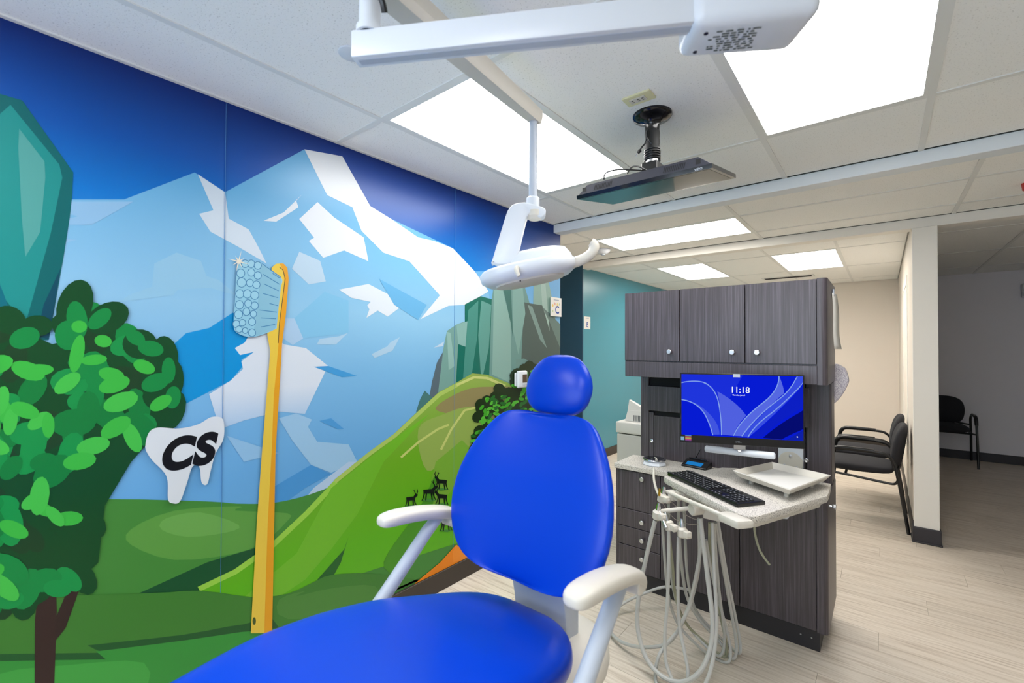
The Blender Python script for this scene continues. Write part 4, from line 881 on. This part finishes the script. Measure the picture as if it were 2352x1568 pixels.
for k, c in enumerate([(90, 150, 210), (214, 60, 60), (206, 190, 90), (216, 80, 140), (110, 70, 150)]):
    obj('spec_sticker', MB().poly([mp_(0.023, 0.036-k*0.0062, .0007), mp_(0.051, 0.036-k*0.0062, .0007), mp_(0.051, 0.0304-k*0.0062, .0007), mp_(0.023, 0.0304-k*0.0062, .0007)]), ink(c), mc)
obj('spec_sticker', MB().poly([mp_(0.003, 0.010, .0007), mp_(0.019, 0.010, .0007), mp_(0.019, 0.027, .0007), mp_(0.003, 0.027, .0007)]), ink((150, 200, 232)), mc)
obj('mount_neck', MB().prism([mp_(0.24, -0.02, -0.004), mp_(0.29, -0.02, -0.004), mp_(0.29, 0.06, -0.004), mp_(0.24, 0.06, -0.004)], -un, 0.012), M_STEEL, MO)
q0 = mp_(0.27, 0.16, -0.05); obj('mount_arm', MB().tube([q0, (q0.x+0.03, (q0.y+YH)/2, q0.z), (q0.x+0.02, YH-0.0295, q0.z)], 0.018, 12, smooth=0), M_BLACKMT, MO, smooth=True)
# white tube handle under the monitor
a_ = at(1619, 1030, y=2.36); b_ = at(1781, 1047, y=2.40)
obj('handle_bar', MB().cyl(a_, b_, 0.0165, 20, bev=0.006), M_WPL, MO, smooth=True)
mid = mp_(0.265, -0.024, -0.01)
obj('bar_hanger', MB().tube([mid, (mid+(a_+b_)/2)/2, (a_+b_)/2], 0.008, 8, smooth=0), M_STEEL, MO, smooth=True)

# ================================================================== delivery unit
ZD = 0.82
DU = thing('delivery_unit', (-0.45, 2.25, 0), 'dental delivery unit with speckled top, tool holders and grey hoses', 'delivery unit')
tp_ = [(-0.835, 2.205), (-0.812, 2.175), (-0.42, 1.885), (-0.385, 1.885), (-0.365, 1.905), (-0.185, 2.36), (-0.183, 2.42), (-0.187, 2.585), (-0.60, 2.60), (-0.66, 2.56), (-0.80, 2.25)]
obj('top', MB().prism([(x, y, ZD-0.030) for x, y in tp_], (0, 0, 1), 0.030, 0.004, 2), M_COUNTER, DU, smooth=True)
obj('under_tray', MB().prism([(x*0.9-0.045, y*0.9+0.225, ZD-0.052) for x, y in tp_], (0, 0, 1), 0.021), M_CPL, DU)
# support bracket bolted on the hutch front and arm
bz0 = 0.80; pb = [at(1789, 1025, y=YH-0.001), at(1846, 1025, y=YH-0.001)]
bxl, bxr = pb[0].x, pb[1].x; bcx = (bxl+bxr)/2; br_ = (bxr-bxl)/2
bp_ = [(bxl, 0.93), (bxl, 0.82)]+[(bcx-br_*math.cos(a), 0.815-0.055*math.sin(a)) for a in [k*math.pi/10 for k in range(11)]]+[(bxr, 0.82), (bxr, 0.93)]
DBK = thing('mounting_bracket', (bcx, YH-0.01, 0.76), 'white bolted mounting bracket on the hutch beneath the monitor', 'bracket')
bk = obj('plate', MB().prism([(x, YH-0.022, z) for x, z in bp_], (0, 1, 0), 0.02, 0.003, 2), M_WPL, DBK, smooth=True)
obj('boss', MB().lathe((bcx, YH-0.022, 0.835), [(0.058, 0), (0.056, 0.003), (0.05, 0.004)], (0, -1, 0), 30), M_CPL, bk, smooth=True)
for dx_, dz_ in ((0, 0.035), (-0.028, -0.018), (0.028, -0.022)): obj('bolt', MB().lathe((bcx+dx_, YH-0.026, 0.835+dz_), [(0.008, 0), (0.008, 0.004), (0.004, 0.005)], (0, -1, 0), 12), M_STEEL, bk, smooth=True)
obj('support_arm', MB().tube([(bcx, YH-0.05, 0.768), (bcx-0.03, 2.72, 0.765), (-0.45, 2.45, 0.765)], [0.02, 0.022, 0.022], 14), M_CPL, DU, smooth=True)
# front rail, pod, valve block, handle blade
n_e = Vector((-0.61, -0.79, 0)).normalized(); p_e = Vector((-0.812, 2.175, 0.77))
def ep(px, py, off): d = ray(px, py); return EYE+d*((n_e.dot(p_e-EYE)+off)/n_e.dot(d))
ra = ep(1532, 1129, 0.018); rb_ = ep(1668, 1187, 0.018)
obj('front_rail', MB().tube([ra-n_e*0.05, ra, rb_, rb_-n_e*0.03], 0.0095, 12, smooth=0), M_CPL, DU, smooth=True)
pod = ep(1688, 1188, 0.022)-Vector((0, 0, 0.026))
dirr = (rb_-ra).normalized(); per = Vector((-dirr.y, dirr.x, 0))
obj('rail_pod', MB().prism([pod+dirr*a+per*b for a, b in curve2([(-0.055, -0.028), (0.045, -0.034), (0.055, -0.02), (0.055, 0.02), (0.045, 0.034), (-0.055, 0.028), (-0.07, 0.0)], 3)], (0, 0, 1), 0.03, 0.006, 2), M_CPL, DU, smooth=True)
pk_ = at(1603, 1168, y=2.07)
obj('pivot_drum', MB().cyl(pk_+Vector((-0.02, -0.03, 0)), pk_+Vector((0.02, 0.03, 0)), 0.026, 20, bev=0.004), M_CPL, DU, smooth=True)
vb = at(1643, 1175, y=2.10)
obj('valve_block', MB().box((vb.x-0.045, vb.y-0.03, vb.z-0.03), (vb.x+0.05, vb.y+0.05, vb.z+0.035), 0.004, 1), M_CPL, DU)
h0 = at(1770, 1178, y=2.22); h1 = at(1806, 1184, y=2.16)
obj('brake_handle', MB().tube([(h0.x-0.06, h0.y+0.08, 0.765), h0, h1], [0.010, 0.014, 0.013], 10), M_WPL, DU, smooth=True)
obj('holder_bar', MB().tube([at(1600, 1165, y=2.06), at(1520, 1174, y=2.05)], 0.010, 12), M_CPL, DU, smooth=True)
# tool holders on the bar
def holder(c, d, tip=True):
    c = Vector(c); d = Vector(d).normalized()
    o = obj('tool_holder', MB().lathe(c-d*0.022, [(0.014, 0), (0.021, 0.006), (0.022, 0.036), (0.014, 0.044)], d, 16), M_CPL, DU, smooth=True)
    side = d.cross(Vector((0, 0, 1))).normalized() if abs(d.z) < 0.95 else Vector((1, 0, 0))
    obj('holder_clip', MB().box((-0.016, -0.014, -0.014), (0.030, 0.014, 0.014), 0.004, 2, mtx=Matrix.Translation(c+Vector((0.012, -0.004, 0))) @ Matrix.Rotation(-0.5, 4, 'Z')), M_CPL, o, smooth=True)
    obj('holder_button', MB().lathe(c+Vector((0.036, -0.016, 0.0)), [(0.007, 0), (0.007, 0.006), (0.004, 0.008)], (0.6, -0.6, 0), 12), M_CPL, o, smooth=True)
    if tip:
        obj('tool_nozzle', MB().tube([c+d*0.015, c+d*0.04, c+d*0.058], [0.011, 0.010, 0.006], 12, smooth=0), M_CHROME, o, smooth=True)
    return o
holder(at(1510, 1182, y=2.03), (0.15, -0.05, 1)); holder(at(1537, 1207, y=2.03), (-0.35, 0.1, 1)); holder(at(1567, 1222, y=2.03), (-0.08, 0.05, 1))
for px, py, yv in ((1521, 1143, 2.12), (1545, 1138, 2.13), (1562, 1133, 2.15)): holder(at(px, py, y=yv), (0.2, -0.05, 1), px == 1521)
obj('syringe_rod', MB().tube([at(1514, 1172, y=2.03), at(1530, 1212, y=2.0)], [0.006, 0.008], 10, smooth=0), M_STEEL, DU, smooth=True)
obj('tip_cap', MB().tube([at(1514, 1138, y=2.10), at(1515, 1122, y=2.10)], [0.006, 0.004], 10, smooth=0), mat('brass', S(200, 150, 50), 0.3, 0.8), DU, smooth=True)
def hose(pts, r=0.0085, m=None, name='hose'):
    P_ = []
    for px, py, yv in pts:
        p = at(px, py, y=yv)
        if p.z < r+0.001: p = at(px, py, z=r+0.001)
        P_.append(p)
    return obj(name, MB().tube(P_, r*0.86, 10, smooth=5), m or M_HOSE, DU, smooth=True)
hose([(1502, 1075, 2.42), (1502, 1100, 2.36), (1508, 1125, 2.25), (1516, 1140, 2.13)], 0.0075, M_CPL)
hose([(1505, 1195, 2.02), (1490, 1255, 2.02), (1474, 1330, 2.02), (1464, 1400, 2.0), (1466, 1450, 1.98), (1484, 1510, 1.95), (1520, 1552, 1.93), (1565, 1566, 1.93), (1605, 1545, 1.95), (1630, 1495, 1.99), (1637, 1430, 2.02), (1626, 1330, 2.05), (1608, 1190, 2.07)], 0.0115)
hose([(1536, 1215, 2.02), (1536, 1290, 2.02), (1533, 1380, 2.02), (1527, 1460, 1.99), (1530, 1520, 1.96), (1547, 1566, 1.935), (1562, 1590, 1.92), (1600, 1592, 1.92), (1625, 1560, 1.945), (1640, 1500, 1.99), (1646, 1420, 2.03), (1640, 1300, 2.07), (1636, 1200, 2.10)], 0.009)
hose([(1558, 1232, 2.03), (1557, 1330, 2.03), (1560, 1430, 2.04), (1573, 1500, 2.0), (1580, 1545, 1.97), (1570, 1590, 1.92), (1530, 1600, 1.91), (1506, 1560, 1.94), (1512, 1510, 1.96), (1530, 1480, 2.0), (1562, 1440, 2.08), (1585, 1380, 2.11), (1603, 1300, 2.11), (1612, 1240, 2.11)], 0.0085)
hose([(1521, 1190, 2.05), (1526, 1270, 2.08), (1534, 1360, 2.12), (1556, 1430, 2.16), (1600, 1480, 2.2), (1640, 1510, 2.25), (1672, 1520, 2.25), (1678, 1490, 2.28), (1665, 1430, 2.28), (1640, 1340, 2.24), (1622, 1240, 2.16)], 0.0075)
hose([(1537, 1225, 2.05), (1545, 1300, 2.10), (1552, 1370, 2.16), (1575, 1430, 2.22), (1620, 1475, 2.26), (1662, 1508, 2.26), (1668, 1480, 2.30), (1652, 1400, 2.30), (1632, 1280, 2.22), (1630, 1200, 2.14)], 0.0075, M_HOSE2)
hose([(1558, 1140, 2.15), (1560, 1220, 2.18), (1566, 1300, 2.2), (1578, 1370, 2.24), (1605, 1420, 2.28), (1650, 1470, 2.32), (1680, 1512, 2.30), (1692, 1490, 2.34), (1684, 1430, 2.34), (1664, 1320, 2.28), (1643, 1200, 2.16)], 0.0085)
hose([(1571, 1150, 2.2), (1574, 1240, 2.24), (1580, 1330, 2.28), (1598, 1400, 2.32), (1640, 1450, 2.36), (1678, 1485, 2.40), (1698, 1500, 2.345), (1700, 1475, 2.36), (1690, 1420, 2.36), (1668, 1310, 2.28), (1648, 1190, 2.16)], 0.008)
hose([(1536, 1150, 2.13), (1537, 1230, 2.14), (1543, 1330, 2.16), (1560, 1400, 2.2), (1590, 1450, 2.24), (1630, 1490, 2.24), (1655, 1505, 2.25), (1664, 1460, 2.28), (1650, 1340, 2.24), (1640, 1200, 2.14)], 0.0075)
hose([(1605, 1190, 2.12), (1606, 1290, 2.14), (1590, 1370, 2.12), (1568, 1425, 2.08), (1536, 1475, 2.04), (1480, 1486, 2.02), (1430, 1475, 2.04), (1402, 1450, 2.1), (1400, 1425, 2.2), (1425, 1390, 2.3), (1480, 1362, 2.42), (1530, 1347, 2.5), (1580, 1354, 2.58)], 0.009)
hose([(1732, 1190, 2.16), (1734, 1225, 2.16), (1746, 1265, 2.16), (1768, 1297, 2.16)], 0.0055, M_HOSE2, 'drain_tube')
for pts in ([(1522, 1155, 2.1), (1548, 1190, 2.11), (1580, 1203, 2.1), (1604, 1203, 2.08)], [(1540, 1150, 2.12), (1570, 1178, 2.11), (1590, 1190, 2.1), (1606, 1194, 2.08)], [(1640, 1160, 2.06), (1655, 1180, 2.05), (1690, 1202, 2.03), (1712, 1198, 2.0), (1700, 1190, 2.0)]):
    hose(pts, 0.0018, mat('thin_line', S(150, 140, 132), 0.4), 'air_line')

# keyboard on the delivery top
KB = thing('keyboard', (-0.62, 2.16, ZD), 'full-size black keyboard lying on the speckled delivery top', 'keyboard')
k0 = at(1533, 1086, z=ZD+0.012); k1 = at(1694, 1159, z=ZD+0.012); kx = (k1-k0); kx.z = 0; KL = kx.length; kx.normalize(); ky = Vector((-kx.y, kx.x, 0)); KD = 0.135
def kq(u, v, n=0): return Vector((k0.x, k0.y, ZD+0.0005))+kx*u+ky*v+Vector((0, 0, n))
kbm = MB().prism([kq(0, 0), kq(KL, 0), kq(KL, KD), kq(0, KD)], (0, 0, 1), 0.016, 0.003, 2)
kbo = obj('case', kbm, M_BLACKPL, KB, smooth=True)
M_KEY = mat('key_black', S(26, 26, 29), 0.4); M_KEYP = mat('key_print', S(170, 172, 176), 0.5)
kk = MB(); kp = MB()
pit = KL/23.0
def key(c, r, wd=1):
    v = KD-0.022-r*0.0195-(0.006 if r else 0); u = 0.008+c*pit
    kk.rings([[kq(u+a*(wd*pit-0.003)+b*0, v-0.016*c2, 0.016) for a, b, c2 in ((0, 0, 1), (1, 0, 1), (1, 0, 0), (0, 0, 0))], [kq(u+0.0015+a*(wd*pit-0.006), v-0.002-0.0125*c2, 0.0215) for a, c2 in ((0, 1), (1, 1), (1, 0), (0, 0))]])
    kp.poly([kq(u+0.004, v-0.009, 0.0218), kq(u+0.0085, v-0.009, 0.0218), kq(u+0.0085, v-0.004, 0.0218), kq(u+0.004, v-0.004, 0.0218)])
for r in range(6):
    if r == 5:
        for c, wd in ((0, 1.4), (1.4, 1.2), (2.6, 1.2), (3.8, 5.4), (9.2, 1.2), (10.4, 1.2), (11.6, 1.2), (12.8, 1.8)): key(c, r, wd)
    else:
        c = 0
        while c < 13.5:
            key(c+(0.3*r if r else 0) if c+0.3*r+1 < 14.2 else c, r, 1); c += 1
    for c in (15.0, 16.0, 17.0):
        if r in (3,) or (r == 4 and c != 16.0): continue
        key(c, r)
    for c in (18.4, 19.4, 20.4, 21.4): 
        if r: key(c, r)
tag(obj('keys', kk, M_KEY, kbo), kind='stuff'); obj('key_legends', kp, M_KEYP, kbo)
# instrument tray standing on short posts at the right end
TR = thing('instrument_tray', (-0.35, 2.28, ZD), 'ivory flared instrument tray with paper liner standing on the delivery top', 'tray')
ZT = 0.852
T4 = [at(1700, 1093, z=ZT), at(1776, 1076, z=ZT), at(1890, 1103, z=ZT), at(1812, 1132, z=ZT)]
cT = sum(T4, Vector((0, 0, 0)))/4
def tsc(f, dz): return [cT+(p-cT)*f+Vector((0, 0, dz)) for p in T4]
tr = MB().rings([tsc(0.99, -0.003), tsc(1.0, 0.0), tsc(1.16, 0.026), tsc(1.17, 0.026), tsc(1.185, 0.022), tsc(1.02, -0.004)], cap=False, closed=False)
tr.prism(tsc(1.0, -0.004), (0, 0, 1), 0.004)
obj('pan', tr, M_TRAYM, TR)
obj('paper_liner', MB().prism(tsc(0.93, 0.0015), (0, 0, 1), 0.0015), M_PAPER, TR)
for f_ in (0, 1, 2, 3):
    p_ = cT+(T4[f_]-cT)*0.72; obj('post', MB().cyl((p_.x, p_.y, ZD+0.0003), (p_.x, p_.y, ZT-0.004), 0.010, 12), M_TRAYM, TR, smooth=True)

# ================================================================== things behind and beside the cabinet
bn = thing('waste_cabinet', (-1.50, 3.5, 0), 'light grey waste cabinet standing behind the drawers by the teal wall', 'cabinet')
obj('body', MB().box((-1.625, 3.30, 0.0), (-1.22, 3.70, 0.775), 0.008, 2), mat('warm_grey_plastic', S(196, 194, 188), 0.5), bn)
obj('lid', MB().box((-1.632, 3.29, 0.782), (-1.215, 3.71, 0.87), 0.012, 3), mat('warm_grey_light', S(214, 212, 206), 0.45), bn, smooth=True)
obj('lid_gap', MB().box((-1.615, 3.31, 0.773), (-1.23, 3.69, 0.784)), M_BLACKGAP, bn)
q0 = Vector((-1.50, 3.40, 0.8705))
bag = MB().rings([[q0+Vector((x, y, 0)) for x, y in ((-0.09, -0.03), (0.12, -0.03), (0.12, 0.06), (-0.09, 0.06))], [q0+Vector((x, y, 0.08)) for x, y in ((-0.07, -0.02), (0.13, -0.02), (0.13, 0.04), (-0.07, 0.05))], [q0+Vector((x, y, z)) for x, y, z in ((-0.062, -0.01, 0.165), (0.06, -0.01, 0.10), (0.07, 0.03, 0.10), (-0.055, 0.01, 0.165))]])
bgo = tag(obj('paper_bag', bag, M_PAPER), 'crumpled white paper bag standing on the grey waste cabinet', 'bag')
for k in range(6): obj('barcode_bar', MB().box((q0.x-0.015+k*0.012, q0.y-0.0325, q0.z+0.004), (q0.x-0.010+k*0.012, q0.y-0.0305, q0.z+0.05), 0, mtx=None), ink((120, 124, 126)), bgo)
pk = tag(obj('wipes_dispenser', MB().box((-1.415, 3.48, 0.8705), (-1.33, 3.60, 1.23), 0.012, 2), M_PAPER), 'tall white dispenser box standing on the grey waste cabinet', 'dispenser')
obj('purple_patch', MB().box((-1.42, 3.50, 0.97), (-1.414, 3.58, 1.06)), ink((112, 92, 130)), pk)
# sheet of paper clipped on the cabinet end
pn = thing('paper_note', (-0.2, 2.88, 1.45), 'long white paper note hanging from a clip on the cabinet end', 'paper')
nv = []
for k in range(9):
    z = 1.735-k*0.036; b = 0.004+0.026*(k/8)**1.6+0.006*math.sin(k*0.7)
    nv.append((b, z))
pg = bmesh.new(); va = [[pg.verts.new((-0.1985+b*0.4+e_*(0.012+b*0.5), 2.84+e_*0.09, z)) for e_ in (0, 1)] for b, z in nv]
for i in range(8): pg.faces.new((va[i][0], va[i+1][0], va[i+1][1], va[i][1]))
pgo = obj('sheet', pg, M_PAPER, pn, smooth=True); sm_ = pgo.modifiers.new('thickness', 'SOLIDIFY'); sm_.thickness = 0.0008
obj('clip', MB().box((-0.2, 2.865, 1.72), (-0.188, 2.905, 1.76), 0.003, 1), M_CHROME, pn)
# mesh bag peeking out behind the cabinet end
lm = MB()
mbg = thing('mesh_bag', (-0.17, 3.13, 1.18), 'grey-lilac patterned mesh bag hanging behind the cabinet end', 'bag')
mesh_m = speck_mat('lilac_mesh', S(176, 168, 184), S(226, 222, 226), 260, 0.47, 0.7)
prf = [(-0.19, 1.365), (-0.155, 1.34), (-0.145, 1.30), (-0.14, 1.27), (-0.16, 1.215), (-0.185, 1.17), (-0.21, 1.14), (-0.30, 1.14), (-0.30, 1.365)]
obj('pouch', MB().prism([(x, 3.08, z) for x, z in prf], (0, 1, 0), 0.06, 0.012, 3), mesh_m, mbg, smooth=True)
obj('hook', MB().tube([(-0.24, 3.05, 1.40), (-0.24, 3.09, 1.40), (-0.24, 3.10, 1.36)], 0.004, 8), M_STEEL, mbg, smooth=True)

# ================================================================== waiting chairs (local: faces -Y, centre at origin)
def waiting_chair():
    t = thing('waiting_chair', (0, 0, 0), 'x', 'chair', 'black waiting chairs')
    def pad(rows, name):
        rs = []
        for cy, cz, ny, nz, hw, ht, bow in rows:
            r = []
            for k in range(20):
                a = 2*math.pi*k/20; u = math.copysign(abs(math.cos(a))**0.7, math.cos(a)); v = math.copysign(abs(math.sin(a))**0.7, math.sin(a))
                r.append(Vector((hw*u, cy+ny*ht*v-bow*u*u, cz+nz*ht*v)))
            rs.append(r)
        return obj(name, MB().rings(rs), M_FAB, t, smooth=True, sub=1)
    pad([(0.22, 0.455, 0, 1, 0.10, 0.012, 0), (0.21, 0.455, 0, 1, 0.19, 0.030, 0), (0.17, 0.452, 0, 1, 0.225, 0.042, 0), (0.0, 0.45, 0, 1, 0.245, 0.046, 0), (-0.15, 0.452, 0, 1, 0.245, 0.046, 0), (-0.23, 0.448, 0, 1, 0.225, 0.040, 0), (-0.262, 0.44, 0, 1, 0.18, 0.028, 0), (-0.272, 0.435, 0, 1, 0.09, 0.010, 0)], 'seat')
    pad([(0.235, 0.475, -1, 0.1, 0.10, 0.010, .0), (0.236, 0.485, -1, 0.1, 0.17, 0.026, .02), (0.238, 0.52, -1, 0.1, 0.21, 0.036, .03), (0.246, 0.60, -1, 0.12, 0.232, 0.040, .03), (0.258, 0.68, -1, 0.14, 0.236, 0.040, .03), (0.272, 0.75, -1, 0.16, 0.222, 0.036, .03), (0.283, 0.80, -1, 0.16, 0.185, 0.028, .02), (0.288, 0.822, -1, 0.16, 0.12, 0.016, .01), (0.289, 0.828, -1, 0.16, 0.06, 0.006, 0)], 'backrest')
    for s in (-1, 1):
        obj('front_leg', MB().tube([(s*0.295, -0.275, 0.0), (s*0.29, -0.225, 0.40), (s*0.288, -0.205, 0.54), (s*0.287, -0.188, 0.585), (s*0.286, -0.15, 0.607), (s*0.285, -0.05, 0.61)], 0.0125, 10), M_BLACKMT, t, smooth=True)
        obj('rear_leg', MB().tube([(s*0.295, 0.30, 0.0), (s*0.288, 0.25, 0.35), (s*0.28, 0.215, 0.53), (s*0.283, 0.17, 0.595), (s*0.285, 0.10, 0.61), (s*0.285, -0.06, 0.61)], 0.0125, 10), M_BLACKMT, t, smooth=True)
        obj('armrest', MB().tube([(s*0.288, -0.212, 0.515), (s*0.287, -0.198, 0.575), (s*0.286, -0.165, 0.610), (s*0.285, -0.10, 0.618), (s*0.285, 0.09, 0.616)], [0.017, 0.018, 0.018, 0.018, 0.017], 12), M_BLACKPL, t, smooth=True)
        obj('seat_rail', MB().tube([(s*0.286, -0.225, 0.405), (s*0.27, -0.10, 0.395), (s*0.268, 0.15, 0.372), (s*0.27, 0.215, 0.372), (s*0.288, 0.235, 0.40)], 0.010, 8), M_BLACKMT, t, smooth=True)
    obj('back_rail', MB().tube([(-0.287, 0.23, 0.47), (0, 0.262, 0.50), (0.287, 0.23, 0.47)], 0.010, 8), M_BLACKMT, t, smooth=True)
    obj('cross_rail', MB().tube([(-0.27, -0.10, 0.394), (0.27, -0.10, 0.394)], 0.010, 8), M_BLACKMT, t, smooth=True)
    return t
c1 = waiting_chair(); c2 = copy_tree(c1); c3 = copy_tree(c1)
c1.location = (-0.145, 5.01, 0); c1.rotation_euler = (0, 0, math.radians(-90)); c1['label'] = 'black padded waiting chair against the partition, next to the white post'
c2.location = (-0.145, 5.67, 0); c2.rotation_euler = (0, 0, math.radians(-90)); c2['label'] = 'black padded waiting chair against the partition, partly hidden behind the first chair'
c3.location = (0.60, 8.08, 0); c3['label'] = 'black waiting chair alone against the grey back wall of the dark room'

# small things at the right edge
tag(obj('red_wall_sign', MB().box((0.325, 8.395, 0.84), (0.555, 8.4185, 1.10), 0.002, 1), mat('sign_red', S(170, 40, 36), 0.5)), 'small dark red sign on the back wall behind the white post', 'sign')
p_ = at(2351, 422, z=CE)
al = thing('fire_alarm', (p_.x+0.04, p_.y, CE), 'red fire alarm strobe on the ceiling near the right edge', 'alarm')
obj('housing', MB().lathe((p_.x+0.045, p_.y, CE-0.05), [(0.03, 0), (0.05, 0.012), (0.055, 0.05)]), mat('alarm_red', S(196, 34, 34), 0.35), al, smooth=True)
obj('lens', MB().lathe((p_.x+0.045, p_.y, CE-0.062), [(0.012, 0), (0.022, 0.008), (0.022, 0.014)]), M_WPL, al, smooth=True)
p_ = at(2352, 668, y=Y_BK)
hd_ = thing('hand_sanitizer_dispenser', (p_.x+0.04, Y_BK, p_.z-0.1), 'white dispenser on the grey back wall of the dark room', 'dispenser')
obj('body', MB().box((p_.x-0.03, Y_BK-0.09, p_.z-0.09), (p_.x+0.09, Y_BK, p_.z+0.09), 0.02, 3), M_WPL, hd_, smooth=True)
obj('push_bar', MB().box((p_.x-0.02, Y_BK-0.105, p_.z-0.07), (p_.x+0.08, Y_BK-0.088, p_.z-0.02), 0.005, 2), M_GPL, hd_, smooth=True)
